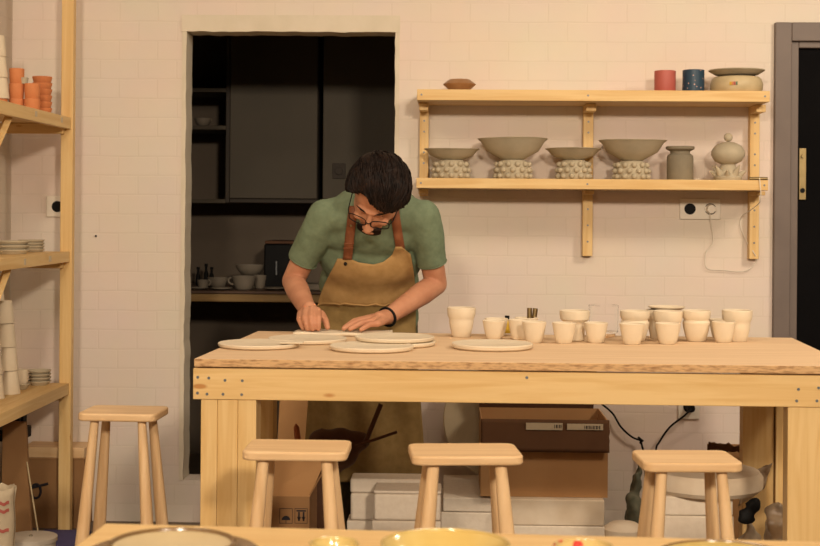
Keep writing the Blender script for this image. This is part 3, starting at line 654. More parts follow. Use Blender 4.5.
GS, GT = 'small plain clay cups on the workbench', 'tall banded clay cups on the workbench'
def small_cup(u0, u1, v0, v1, label):
    uc = (u0+u1)/2; q = on_bench(uc, v1-1.2); R = M(u1-u0, q.y)/2; q.y += R*.55; q.x = X(uc, q.y, ZT); R = M(u1-u0, q.y)/2
    top = P(uc, v0+.8, q.y).z; H = top-ZT
    return tag(MB().lathe(solid_prof([R*.60, R*.66, R*.76, R*.88, R*.97, R], [0, H*.03, H*.25, H*.6, H*.9, H], .0035), q, 40).build('cup', 'clay'), label, 'cup', GS)
def tall_cup(u0, u1, v0, v1, label, kind=0):
    uc = (u0+u1)/2; q = on_bench(uc, v1-1.2); R = M(u1-u0, q.y)/2; q.y += R*.55; q.x = X(uc, q.y, ZT); R = M(u1-u0, q.y)/2
    H = P(uc, v0+.8, q.y).z-ZT
    if kind == 0: rr, hh = [.62, .66, .72, .80, .86, .85, .90, .97, 1, 1], [0, .02, .18, .32, .52, .60, .66, .74, .90, 1]
    elif kind == 1: rr, hh = [.58, .66, .78, .90, .96, .86, .90, .98, 1, 1], [0, .03, .2, .42, .62, .70, .74, .80, .92, 1]
    else: rr, hh = [.58, .66, .68, .66, .70, .66, .72, .95, 1, 1], [0, .03, .15, .28, .42, .55, .62, .72, .88, 1]
    return tag(MB().lathe(solid_prof([R*a for a in rr], [H*a for a in hh], .0035), q, 44).build('tall_cup', 'clay'), label, 'cup', GT), q, R, H
tall_cup(447, 475.5, 307, 338.5, 'tall banded clay cup standing alone, leftmost of the cups')
small_cup(484.5, 508, 317.8, 338, 'small clay cup right behind the leftmost small cup')
small_cup(482.3, 505.5, 319.8, 340.5, 'leftmost small clay cup in the front row')
small_cup(514.5, 538, 317, 338, 'small clay cup behind the pair, holding a dark metal tool')
small_cup(508, 530, 319, 341, 'small clay cup wedged behind the one with the ribbed side')
small_cup(522, 546.3, 321, 344.3, 'small clay cup at the right of the left-hand cluster')
small_cup(552, 575.7, 322, 345, 'small clay cup in front of the goblet-shaped tall cup')
tall_cup(559.5, 589.5, 310, 342.5, 'tall goblet-shaped clay cup with wide upper band and narrow stem', 2)
small_cup(584, 607.8, 322, 344.3, 'small clay cup in front of the glass jar')
small_cup(619.3, 644.5, 323, 346, 'small clay cup at the front, right of the glass jar')
tall_cup(620, 649.5, 310.2, 343, 'tall banded clay cup behind the cup right of the glass jar', 1)
_, qp, Rp, Hp = tall_cup(646, 672, 309, 340, 'tall clay cup at the back that carries a small plate', 0)
tall_cup(653, 682.3, 310.2, 343, 'tall clay cup in front of the plate-topped cup', 0)
small_cup(655, 680.3, 322.5, 345.6, 'small clay cup in front of the plate-topped cup')
tall_cup(682, 710.3, 310, 343, 'tall rounded clay cup with a waist, between the plate-topped cup and the right pair', 1)
small_cup(709, 730, 318.5, 339, 'small clay cup half hidden behind the right-hand front cup')
small_cup(711.8, 735.2, 321, 344, 'rightmost small clay cup in the front row')
tall_cup(722, 752, 309.6, 343, 'tall banded clay cup at the right end of the row', 0)
R = M(36, qp.y)/2
tag(MB().lathe([(0, 0), (R*.8, 0), (R, .006), (R, .009), (R*.8, .004), (0, .004)], (X(667, qp.y, .93), qp.y+.003, qp.z+Hp+.0015), 40).build('saucer', 'clay'), 'small clay plate balanced on a tall cup at the back', 'saucer')
# sponge, metal tool, glass jar, board
q = on_bench(506.5, 335); q.y += .06; q.x = X(507, q.y, ZT)
t = thing('glaze_bottle', 'small yellow bottle between the small clay cups', 'bottle', q)
MB().lathe([(0, 0), (.012, 0), (.012, .03), (.008, .04), (0, .04)], q, 20).build('bottle_body', 'yellow', t)
MB().lathe([(0, 0), (.007, 0), (.007, .012), (0, .012)], q+Vector((0, 0, .0405)), 16).build('cap', 'black', t)
q = on_bench(526.5, 336.5); q.y += .035; q.x = X(526.5, q.y, ZT); zt_ = P(532, 308, q.y).z
xx0 = X(532.5, q.y, .95)
t = thing('metal_tool', 'dark metal tool with two blunt prongs sticking out of a small cup', 'tool', (q.x, q.y, ZT+.01))
MB().tube([(q.x+.003, q.y, ZT+.006), (xx0-.008, q.y, zt_-.03), (xx0-.008, q.y, zt_)], .0075, 10).build('prong', 'brass', t)
MB().tube([(q.x+.014, q.y, ZT+.02), (xx0+.006, q.y, zt_-.03), (xx0+.009, q.y, zt_-.001)], .0075, 10).build('prong', 'brass', t)
MB().box(xx0-.014, xx0+.013, q.y-.006, q.y+.006, zt_-.038, zt_-.03).build('crossbar', 'metal', t, bevel=.001)
q = on_bench(603, 337.5); q.y += .03; q.x = X(603.5, q.y, ZT); R = M(31, q.y)/2; H = P(603, 309, q.y).z-ZT
tag(MB().lathe([(0, 0), (R*.7, 0), (R*.75, .004), (R*.75, .010), (0, .010)], q+Vector((0, 0, 0)), 36).build('coaster', 'ply'), 'small round wooden coaster under the glass jar', 'coaster')
tag(MB().lathe([(0, 0), (R*.84, 0), (R*.94, .004), (R*.96, H*.2), (R*.96, H*.8), (R*.98, H), (R*.98-.0015, H+.001), (R*.98-.003, H), (R*.96-.003, H*.8), (R*.96-.003, H*.2), (R*.88, .006), (0, .006)], q+Vector((0, 0, .0108)), 48).build('glass_jar', 'glass'), 'clear glass jar standing among the clay cups', 'jar')

# ------------------------------------------------------------------ stools
SH_, SW, SD, ST = .667, .219, .166, .0195
def make_stool():
    t = thing('stool', 'x', 'stool', (0, 0, 0), 'four-legged pale wood stools')
    m = MB(); r = .022; pts = []
    for cx, cy, a0 in ((SW/2-r, SD/2-r, 0), (-SW/2+r, SD/2-r, 90), (-SW/2+r, -SD/2+r, 180), (SW/2-r, -SD/2+r, 270)):
        for k in range(7):
            a = math.radians(a0+15*k); pts.append((cx+r*math.cos(a), cy+r*math.sin(a)))
    n = len(pts)
    vb = [Vector((x, y, SH_-ST)) for x, y in pts]; vt = [Vector((x, y, SH_)) for x, y in pts]
    m.add(vb+vt, [tuple(range(n))[::-1], tuple(range(n, 2*n))]+[(i, (i+1) % n, (i+1) % n+n, i+n) for i in range(n)])
    m.build('seat', 'beech_x', t, bevel=.0045, seg=3)
    for sx in (-1, 1):
        for sy in (-1, 1):
            a = Vector((sx*.066, sy*.055, SH_-ST-.0005)); b = Vector((sx*.122, sy*.108, 0))
            d = (a-b).normalized(); mm = MB(); N = 10; prof = []
            pts2 = [b+(a-b)*i/N for i in range(N+1)]
            rad = [.0178+.0042*math.sin(PI*.5*(1-i/N))-.006*(i/N)**1.5 for i in range(N+1)]
            mm.tube(pts2, rad, 18)
            for v in mm.bm.verts:
                if v.co.z < .012: v.co.z = 0
                if v.co.z > SH_-ST-.008: v.co.z = SH_-ST-.0005
            mm.build('leg', 'beech_z', t)
    return t
st = make_stool()
spots = [((79+168)/2+.5, 3.52, -2, 'pale wooden stool at the far left, by the storage rack'),
         (298, 3.01, 0, 'pale wooden stool in front of the left workbench leg'),
         (464.5, 2.985, 5, 'pale wooden stool in front of the big cardboard box'),
         (686, 2.935, 3, 'pale wooden stool at the right, in front of the round foam lid')]
st.rotation_euler.z = 0
for i, (u, Y, a, l) in enumerate(spots):
    o = st if i == 0 else copy_tree(st)
    o.location = (X(u, Y, SH_), Y, 0); o.rotation_euler.z = math.radians(a); o['label'] = l
    o.scale = ((.90, .95, 1), (1.01, 1, 1), (1.06, 1.03, 1), (.925, .97, 1))[i]

# ------------------------------------------------------------------ front table with glazed ware
ZF = .72
f0 = PZ(105, 523.2, ZF); f1 = PZ(820, 541.5, ZF); dirx = (f1-f0).normalized(); L = 1.35
diry = (PZ(72, 546, ZF)-f0).normalized()
fr = lambda s, t_, z: Vector((f0.x, f0.y, 0))+Vector((dirx.x, dirx.y, 0))*s+Vector((-.04, -1, 0)).normalized()*t_+Vector((0, 0, z))
t = thing('display_table', 'pale pine table in the foreground carrying glazed plates and bowls', 'table', fr(L/2, .35, 0))
def fbox(name, s0, s1, t0, t1, z0, z1, m): return MB().hexa([fr(s0, t1, z0), fr(s1, t1, z0), fr(s1, t0, z0), fr(s0, t0, z0)], [fr(s0, t1, z1), fr(s1, t1, z1), fr(s1, t0, z1), fr(s0, t0, z1)]).build(name, m, t, bevel=.002)
fbox('tabletop', 0, L, 0, .62, ZF-.022, ZF, 'desk')
fbox('apron_rail', .03, L-.03, .02, .045, ZF-.09, ZF-.023, 'pine_x'); fbox('apron_rail', .03, L-.03, .575, .60, ZF-.09, ZF-.023, 'pine_x')
for s in (.03, L-.08):
    for tt in (.05, .52): fbox('leg', s, s+.05, tt, tt+.05, 0, ZF-.023, 'pine_z')
def fw(u, vtop, wpx, z=ZF):       # centre of a round thing whose far rim is at row vtop (rim height z)
    q = PZ(u, vtop, z); R = M(wpx, q.y)/2; c = q-Vector((q.x, q.y, 0)).normalized()*R; R = M(wpx, c.y)/2
    return Vector((X(u, c.y, ZF), c.y, ZF+.0006)), R
c, R = fw(172, 532.2, 178, ZF+.012)
tag(MB().lathe([(0, 0), (R*.6, 0), (R*.97, .010), (R, .012), (R*.97, .0145), (R*.6, .005), (0, .005)], c, 64).build('plate', 'rim'), 'large glazed plate with brown rim under a smaller one, foreground table', 'plate')
c2, R2 = fw(172, 529.6, 126, ZF+.022)
t = thing('plate', 'smaller glazed plate with a dark brown rim stacked on the large one', 'plate', c2+Vector((0, 0, .006)))
cc = Vector((c2.x, c2.y, c.z+.0095))
MB().lathe([(0, 0), (R2*.6, 0), (R2*.96, .010), (R2*.96, .0125), (R2*.6, .004), (0, .004)], cc, 64).build('plate_well', 'plateglaze', t)
MB().tube([cc+Vector((math.cos(2*PI*k/64)*R2*.98, math.sin(2*PI*k/64)*R2*.98,   .0125)) for k in range(64)], .0038, 8, True).build('rim', 'rim', t)
def fbowl(u, vt, w, hgt, mat, label, rimm='rim'):
    c, R = fw(u, vt, w, ZF+hgt)
    t = thing('bowl', label, 'bowl', c, 'glazed bowls on the foreground table')
    MB().lathe(solid_prof([R*.42, R*.5, R*.8, R*.95, R], [0, hgt*.1, hgt*.45, hgt*.8, hgt], .004), c, 56, wob=.006, seed=u).build('bowl_body', mat, t)
    MB().tube([c+Vector((math.cos(2*PI*k/56)*(R-.002), math.sin(2*PI*k/56)*(R-.002), hgt+.001)) for k in range(56)], .002, 8, True).build('rim', rimm, t)
fbowl(334, 538.6, 50, .028, 'olive', 'small amber-glazed bowl between the stacked plates and the wide bowl', 'olive')
fbowl(445, 529.8, 130, .04, 'olive', 'wide shiny amber-glazed bowl with lamp reflections, foreground table', 'olive')
fbowl(583, 540.4, 60, .025, 'redpattern', 'bowl with a red and cream pattern on the foreground table', 'redpattern')
c, R = fw(725, 541.2, 135, ZF+.014)
t = thing('plate', 'wide glazed plate with a brown rim at the right of the foreground table', 'plate', c)
MB().lathe([(0, 0), (R*.6, 0), (R*.96, .012), (R*.96, .0145), (R*.6, .005), (0, .005)], c, 64).build('plate_well', 'olive', t)
MB().tube([c+Vector((math.cos(2*PI*k/64)*R*.98, math.sin(2*PI*k/64)*R*.98, .014)) for k in range(64)], .0025, 8, True).build('rim', 'rim', t)

# ------------------------------------------------------------------ things under and behind the workbench
def card_box(name, label, x0, x1, y0, y1, z0, z1, m='card', open_=True, flaps=(), cat='box', th=.004):
    t = thing(name, label, cat, ((x0+x1)/2, (y0+y1)/2, z0))
    b = MB()
    b.box(x0, x1, y0, y0+th, z0, z1).box(x0, x1, y1-th, y1, z0, z1).box(x0, x0+th, y0+th, y1-th, z0, z1).box(x1-th, x1, y0+th, y1-th, z0, z1).box(x0+th, x1-th, y0+th, y1-th, z0, z0+th)
    if not open_: b.box(x0+th, x1-th, y0+th, y1-th, z1-th, z1)
    b.build('box_body', m, t, smooth=False)
    return t
# big cardboard box on foam blocks, front flap folded down
yB = 4.78
x0, x1 = P(481, 430, yB).x, P(608, 450, yB).x; z0, z1 = P(540, 499.3, 4.74).z, P(540, 420, yB).z
t = card_box('cardboard_box', 'big brown cardboard box with two paper labels standing on foam blocks', x0, x1, yB, yB+.3, z0, z1)
zs, ze = P(540, 452, yB).z, z1
m = MB()
def flap(s, v):
    return Vector((x0-.001+(x1-x0+.004)*s+(.004*noise.noise(Vector((v*9, 0, 0))) if s > .9 else 0), yB-.006-.012*v, z1+.003-(z1-zs)*v+(.0018*noise.noise(Vector((s*20, 3, 0))) if v == 1 else 0)))
m.grid(flap, 40, 8)
m.build('front_flap', 'carddark', t, mods=(('SOLIDIFY', dict(thickness=.003)),))
m = MB().hexa([(x0, yB+.296, z1), (x1-.02, yB+.296, z1), (x1-.02, yB+.3, z1), (x0, yB+.3, z1)], [(x0-.005, yB+.27, z1+.14), (x1-.012, yB+.27, z1+.14), (x1-.012, yB+.274, z1+.14), (x0-.005, yB+.274, z1+.14)])
m.build('back_flap', 'sack', t, smooth=False)  # cardboard flap in sack brown, darker colour standing in for shade inside the box
for (u0, v0, u1, v1) in ((526, 422.5, 562.5, 430), (567, 423.5, 603, 430)):
    a, b = P(u0, v0, yB-.012), P(u1, v1, yB-.012)
    lb = MB().box(a.x, b.x, yB-.0165, yB-.0155, b.z, a.z, mat=Matrix.Translation((0, 0, 0))).build('paper_label', 'label', t, smooth=False)
    a2, b2 = (P(554, 424, yB), P(560.5, 427.5, yB)) if u0 < 540 else (P(584, 425, yB), P(600, 428.5, yB))
    mm = MB(); k = 0; xx_ = a2.x
    while xx_ < b2.x: mm.box(xx_, xx_+.002+.0015*(k % 2), yB-.0172, yB-.0167, b2.z, a2.z); xx_ += .0055; k += 1
    mm.build('printed_bars', 'ink', lb, smooth=False)
# foam blocks
def foam(label, u0, u1, v0, v1, Y, dep, m='foam', lid=False, name='foam_block', cat='foam box', group=None):
    a, b = P(u0, v0, Y), P(u1, v1, Y)
    o = MB().box(a.x, b.x, Y, Y+dep, b.z, a.z).build(name, m, None, bevel=.009 if lid else .004, seg=3)
    return tag(o, label, cat, group), a, b
GF = 'white foam blocks under the workbench'
zf = P(540, 499.3, 4.74).z
def foamz(label, u0, u1, za, zb_, Y, dep, m='foam', bev=.004):
    x0, x1 = P(u0, 500, Y).x, P(u1, 500, Y).x
    return tag(MB().box(x0, x1, Y, Y+dep, za, zb_).build('foam_block', m, None, bevel=bev, seg=3), label, 'foam block', GF)
zm_ = P(560, 526, 4.74).z
foamz('white foam slab directly under the big cardboard box, stained near one corner', 506, 604.5, zm_+.0005, zf-.001, 4.74, .3, 'foamdirty')
foamz('lowest white foam slab below the big cardboard box', 506, 605, .0005, zm_-.0005, 4.74, .3)
foamz('shaded white foam slab left of the big box, upper one', 443, 504, P(470, 512, 4.8).z, P(470, 498, 4.8).z, 4.8, .42)
foamz('shaded white foam slab left of the big box, lower one', 441, 505, .0005, P(470, 512.6, 4.8).z, 4.8, .42)
def foam_crate(label, u0, u1, vt, vl, vb, Y, dep, z_floor=None):
    x0, x1 = P(u0, 490, Y).x, P(u1, 490, Y).x; zt, zl, zb_ = P((u0+u1)/2, vt, Y).z, P((u0+u1)/2, vl, Y).z, P((u0+u1)/2, vb, Y).z
    t = thing('foam_crate', label, 'foam box', ((x0+x1)/2, Y+dep/2, zb_), 'white foam crates under the workbench')
    MB().box(x0, x1, Y, Y+dep, zb_+.0005, zl-.0006).build('crate_body', 'foam', t, bevel=.008, seg=3)
    MB().box(x0-.001, x1+.001, Y-.001, Y+dep+.001, zl, zt).build('lid', 'foam', t, bevel=.007, seg=3)
    return zb_
zb2 = foam_crate('white foam crate with lid behind, left of the middle stool', 350.5, 422, 479, 493.5, 521, 4.34, .10)
foamz('white foam slab supporting the rear lidded foam crate', 347, 424, .0005, zb2-.0005, 4.34, .10)
zb3 = foam_crate('white foam crate with lid in front, partly behind the middle stool\'s legs', 374, 441, 491, 494.2, 521, 4.19, .13)
foamz('white foam slab supporting the front foam crate', 372, 441, .0005, zb3-.0005, 4.19, .13)
# cream round disc leaning on the wall
R = M(60, 5.1); cx = P(503, 445, 5.1).x; cz = P(470, 498, 4.8).z+R*.99+.004
m4 = Matrix.Translation((cx, 5.14, cz)) @ Matrix.Rotation(math.radians(90-8), 4, 'X')
d = MB(); seg = 64
prof = [(0, -.012), (R-.004, -.012), (R, -.008), (R, .008), (R-.004, .012), (0, .012)]
d.lathe(prof, (0, 0, 0), seg)
for v in d.bm.verts: v.co = m4 @ v.co
tag(d.build('round_board', 'cream'), 'large round cream board leaning on the wall behind the cardboard box', 'board')
# leaning panel on the left
tag(MB().hexa([(X(275, 4.95), 4.93, 0), (X(304, 4.95), 4.93, 0), (X(304, 4.95), 4.95, 0), (X(275, 4.95), 4.95, 0)], [(X(275, 4.95), 5.2, .71), (X(304, 4.95), 5.2, .71), (X(304, 4.95), 5.22, .71), (X(275, 4.95), 5.22, .71)]).build('leaning_board', 'card', bevel=.002), 'brown board leaning on the wall behind the left end of the workbench', 'board')
# small open box with rolling pins
Yb = 3.82
x0, x1 = P(262, 500, Yb).x, P(309.5, 500, Yb).x; zt = P(290, 496.5, Yb).z
bt = card_box('cardboard_box', 'open cardboard box printed with umbrella and this-way-up arrows', x0, x1, Yb, Yb+.22, .0005, zt, 'card2')
# raised rear and side flaps
m = MB().hexa([(x0, Yb+.001, zt), (x1, Yb+.001, zt), (x1, Yb+.004, zt), (x0, Yb+.004, zt)], [(x0-.02, Yb+.11, zt+.075), (x1+.035, Yb+.11, zt+.085), (x1+.035, Yb+.114, zt+.085), (x0-.02, Yb+.114, zt+.075)])
m.build('front_flap', 'card', bt, smooth=False)
m = MB().hexa([(x0, Yb+.216, zt), (x1, Yb+.216, zt), (x1, Yb+.22, zt), (x0, Yb+.22, zt)], [(x0-.01, Yb+.25, zt+.11), (x1+.02, Yb+.25, zt+.10), (x1+.02, Yb+.254, zt+.10), (x0-.01, Yb+.254, zt+.11)])
m.build('back_flap', 'card', bt, smooth=False)
m = MB().hexa([(x1-.004, Yb+.004, zt), (x1, Yb+.004, zt), (x1, Yb+.2, zt), (x1-.004, Yb+.2, zt)], [(x1+.03, Yb+.02, zt+.06), (x1+.034, Yb+.02, zt+.06), (x1+.034, Yb+.2, zt+.06), (x1+.03, Yb+.2, zt+.06)])
m.build('side_flap', 'card2', bt, smooth=False)
def ink_rect(m, u0, v0, u1, v1, w=.0012):
    a, b = P(u0, v0, Yb), P(u1, v1, Yb); y0, y1 = Yb-.0012, Yb-.0004
    m.box(a.x, b.x, y0, y1, a.z-w, a.z).box(a.x, b.x, y0, y1, b.z, b.z+w).box(a.x, a.x+w, y0, y1, b.z, a.z).box(b.x-w, b.x, y0, y1, b.z, a.z)
m = MB(); ink_rect(m, 294.8, 508.2, 307.4, 523.5)
for u in (299, 303.6):
    a, b = P(u-.8, 512, Yb), P(u+.8, 521, Yb); m.box(a.x, b.x, Yb-.0012, Yb-.0004, b.z, a.z)
    c = P(u, 519, Yb); s = M(2.1, Yb)
    m.add([(c.x-s, Yb-.0012, c.z+s), (c.x+s, Yb-.0012, c.z+s), (c.x, Yb-.0012, c.z-s)], [(0, 1, 2)])
a, b = P(296.5, 510, Yb), P(306, 511.6, Yb); m.box(a.x, b.x, Yb-.0012, Yb-.0004, b.z, a.z)
m.build('arrow_print', 'ink', bt, smooth=False)
m = MB(); ink_rect(m, 279.5, 508.2, 292.5, 523.5)
c = P(286, 520, Yb); s = M(4.3, Yb)
fan = [(c.x, Yb-.0012, c.z)]+[(c.x+s*math.cos(a_), Yb-.0012, c.z+s*math.sin(a_)) for a_ in [PI*k/12 for k in range(13)]]
m.add(fan, [(0, i+1, i+2) for i in range(12)]); m.box(c.x-.0008, c.x+.0008, Yb-.0012, Yb-.0004, c.z-.009, c.z)
m.build('umbrella_print', 'ink', bt, smooth=False)
def pin(a, b, label, r=.014, m='pinwood'):
    t = thing('rolling_pin', label, 'rolling pin', b, 'rolling pins in the open box')
    a, b = Vector(a), Vector(b); d = (a-b).normalized()
    MB().tube([b, b+d*.002, a-d*.11, a-d*.105], [r*.9, r, r, r*.5], 16).build('roller', m, t)
    MB().tube([a-d*.105, a-d*.08, a-d*.04, a-d*.01, a], [r*.45, r*.6, r*.75, r*.7, r*.2], 14).build('handle', m, t)
pin(P(296, 424, 4.0), P(306, 512, 3.93), 'reddish wooden rolling pin standing in the open box, handle up', .012)
pin(P(288, 447, 3.96), P(297, 518, 3.9), 'short wooden rolling pin leaning in the open box behind the stool seat', .012)
# brown sack and sticks behind
m = MB(); Ysk = 4.30
for (u, v, r) in ((322, 441, (.045, .04, .04)), (340, 440, (.045, .04, .04)), (357, 441, (.045, .035, .032)), (342, 456, (.05, .04, .04)), (324, 465, (.05, .05, .09)), (321, 500, (.055, .05, .12))):
    q = P(u, v, Ysk); 
    if q.z-r[2] < .002: q.z = r[2]+.003
    m.ell(q, r)
m.ell((P(322, 500, Ysk).x, Ysk, .09), (.06, .06, .088))
tag(m.build('sack', 'sack', mods=(('REMESH', dict(mode='VOXEL', voxel_size=.012, use_smooth_shade=True)), ('SMOOTH', dict(iterations=6)))), 'dark brown lumpy sack slumped on the floor behind the open box', 'sack')
def stick(a, b, r, label):
    tag(MB().tube([a, b], r, 10).build('wooden_stick', 'sack'), label, 'stick', 'sticks leaning on the sack')
stick(P(381, 404, 4.26), P(364, 446, 4.24), .0075, 'thick dark stick leaning up under the workbench from the sack')
stick(P(397, 432, 4.2), P(356, 446, 4.22), .0045, 'thin dark stick lying almost level across the sack')
# clear jars beside foam crate
q = P(372, 480, 4.7)
t = P(374, 462, 4.70)
# right side: foam lid on foam slabs, torn cardboard, bags
Yr = 4.1
cx = P(692, 485, Yr).x; R = M(136, Yr)/2*.97
cz0, cz1 = P(692, 505, Yr-.1).z, P(692, 478, Yr-.1).z
R = M(112, 3.9)/2; yy = 3.88; cx = P(705, 485, 3.88).x
z0_, z1_ = P(706, 500.5, yy-R).z, P(706, 480, yy-R).z
tag(MB().lathe([(0, z0_), (R-.012, z0_), (R, z0_+.012), (R, z1_-.014), (R-.010, z1_), (R-.03, z1_+.002), (0, z1_+.002)], (cx, yy, 0), 64).build('round_foam_disc', 'foamdirty'), 'round white foam lid behind the right-hand stool', 'foam lid')
xa_, xb_ = P(655, 510, 3.78).x, P(733, 510, 3.78).x; zm2 = P(700, 516, 3.78).z
tag(MB().box(xa_, xb_, 3.78, 4.0, zm2+.0006, z0_-.001).build('foam_block', 'foam', None, bevel=.004), 'white foam slab directly beneath the round foam lid', 'foam block', GF)
tag(MB().box(xa_-.002, xb_+.003, 3.78, 4.0, .0005, zm2-.0006).build('foam_block', 'foam', None, bevel=.004), 'lowest white foam slab beneath the round foam lid', 'foam block', GF)
# torn cardboard tray at the back right
x0, x1 = P(716, 455, 4.35).x, P(757, 455, 4.35).x; zt = P(735, 452, 4.35).z
t = card_box('cardboard_box', 'torn cardboard box behind the round foam lid', x0, x1, 4.35, 4.5, .0005, zt, 'card')
m = MB()
def torn(s, v): return Vector((x0-.03+(x1-x0+.03)*s, 4.34-.03*v, zt+.004+.014*v+.012*noise.noise(Vector((s*9, v*3, 2)))+(.02*(1-s)*v)))
m.grid(torn, 18, 6); m.build('torn_flap', 'carddark', t, mods=(('SOLIDIFY', dict(thickness=.003)),))
# crumpled clear bags
def lump(name, label, cat, parts, mat, amp=.02, vox=.009, fr_=18, seed=0):
    m = MB()
    for c, r in parts: m.ell(c, r, seg=24, rings=14)
    bmesh.ops.subdivide_edges(m.bm, edges=m.bm.edges, cuts=1, use_grid_fill=True)
    for v in m.bm.verts:
        n_ = noise.noise(v.co*fr_+Vector((seed, 0, 0)))+.6*noise.noise(v.co*fr_*2.3+Vector((seed, 5, 0)))
        v.co += Vector((n_, noise.noise(v.co*fr_+Vector((0, seed+9, 0))), .5*noise.noise(v.co*fr_+Vector((3, 0, seed)))))*amp
        v.co.z = max(v.co.z, .002)
    return tag(m.build(name, mat, mods=(('REMESH', dict(mode='VOXEL', voxel_size=vox, use_smooth_shade=True)),)), label, cat)
q = P(779, 505, 3.66)
lump('plastic_bag', 'crumpled see-through plastic bag against the right workbench leg', 'bag', [((q.x, 3.66, .20), (.036, .05, .20)), ((q.x-.004, 3.66, .36), (.034, .04, .07))], 'bag', .022, .006, 22, 1)
q = P(748, 520, 3.84)
lump('plastic_bag', 'crumpled low plastic bag on the floor below the dark pouch', 'bag', [((q.x, 3.83, .17), (.045, .05, .17)), ((q.x-.005, 3.83, .27), (.035, .04, .05))], 'bag', .02, .007, 18, 4)
q = P(752, 510, 3.72)
lump('pouch', 'small black pouch between the two crumpled bags', 'pouch', [((q.x, 3.72, q.z+.01), (.022, .02, .026)), ((q.x-.014, 3.72, q.z-.016), (.026, .02, .02))], 'black', .014, .005, 22, 7)
# upright clear plastic sheet corner rising behind lid
m = MB(); pa, pb, pc = P(752, 505, 4.5), P(772, 462, 4.55), P(752, 470, 4.5)
def sheet(s, v): return P(746+26*s-8*v, 474-11*s+(32-6*s)*v, 4.02)+Vector((0, .008*noise.noise(Vector((s*5, v*5, 0))), 0))
m.grid(sheet, 14, 14)
tag(m.build('plastic_sheet', 'bag', mods=(('SOLIDIFY', dict(thickness=.002)),)), 'stiff pale plastic sheet with a pointed corner beside the round foam lid', 'plastic sheet')
# dark cloth and pale bucket near x=630
q = P(630, 505, 5.0)
lump('floor_cloth', 'dark grey-green cloth hanging in folds beside the right-hand stool', 'cloth', [((q.x+.012, 5.0, .09), (.034, .06, .09)), ((q.x+.026, 5.03, .17), (.016, .04, .08)), ((q.x+.034, 5.05, .23), (.008, .02, .05))], 'darkcloth', .016, .007, 20, 11)
q = P(624, 525, 4.75)
tag(MB().lathe([(0, 0), (.06, 0), (.075, .05), (.07, .1), (.045, .118), (0, .124)], (q.x+.005, 4.80, .0005), 36).build('bucket', 'foamdirty'), 'low pale domed tub on the floor between the foam slabs and the cloth', 'tub')

# ------------------------------------------------------------------ clutter at lower left
YL = 4.75
x0, x1 = P(0, 470, YL).x-.10, P(27, 470, YL).x
t = thing('flat_cardboard', 'tall flattened cardboard sheet leaning beneath the left rack', 'cardboard', ((x0+x1)/2, YL, 0))
zt = P(15, 421, YL).z
MB().hexa([(P(5, 500, YL).x, YL-.05, 0), (P(34, 500, YL).x+.01, YL-.05, 0), (P(34, 500, YL).x+.01, YL-.03, 0), (P(5, 500, YL).x, YL-.03, 0)], [(P(2, 500, YL).x, YL, zt), (P(25, 500, YL).x, YL, zt-.004), (P(25, 500, YL).x, YL+.02, zt-.004), (P(2, 500, YL).x, YL+.02, zt)]).build('sheet', 'card2', t, bevel=.002)
tag(MB().tube([P(27, 462, 4.72), P(38, 532, 4.62)], .0025, 8).build('thin_rod', 'sand'), 'thin pale rod leaning beside the flattened cardboard', 'rod')
for k, (u, w) in enumerate(((12.5, 3), (18.5, 3.4), (24, 2.4))):
    q = P(u, 409, 4.9); tag(MB().box(q.x-M(w, 4.9)/2, q.x+M(w, 4.9)/2, 4.88, 4.92, P(u, 428, 4.9).z, SH[2]-.0231).build('hanging_strap', 'black'), ['black strap hanging under the lower rack shelf, leftmost of three', 'black strap hanging under the lower rack shelf, middle of three', 'black strap hanging under the lower rack shelf, nearest the post'][k], 'strap', 'black straps under the rack')
tag(MB().box(LX+.054, P(24, 430, 4.9).x, 4.86, 4.99, P(15, 440, 4.9).z, P(15, 428.5, 4.9).z).build('tool_case', 'black', bevel=.004), 'black case gripped below the lower rack shelf', 'case')
Yk = 5.12
x0, x1 = P(24, 480, Yk).x, P(84, 480, Yk).x
z1 = P(50, 459, Yk).z; zt = P(50, 447, Yk).z
t = card_box('cardboard_box', 'brown cardboard box with a black wheel mark behind the rack post', x0, x1, Yk, Yk+.12, .0005, z1, 'card2', open_=False)
MB().box(x0-.003, x1+.003, Yk-.004, Yk+.125, z1+.0005, z1+.005).build('lid', 'card', t, bevel=.001)
m = MB(); q = P(36, 491, Yk)
m.tube([q+Vector((math.cos(a)*.018, -.002, math.sin(a)*.026)) for a in [2*PI*k/20 for k in range(20)]], .0045, 6, True).tube([q+Vector((-.015, -.002, .012)), q+Vector((.045, -.002, .028))], .005, 6)
m.build('printed_mark', 'ink', t)
tag(MB().box(P(22, 450, Yk).x, P(85, 450, Yk).x, Yk-.01, Yk+.126, z1+.0056, zt).build('plank', 'beech_x', bevel=.003), 'reddish wooden plank lying on the box behind the rack post', 'plank')
q = P(60, 535, 4.85)
tag(MB().box(q.x-.11, q.x+.06, 4.2, 5.04, .0005, .014).build('floor_mat', 'blue', bevel=.003), 'violet-blue mat on the floor beneath the left rack', 'mat')
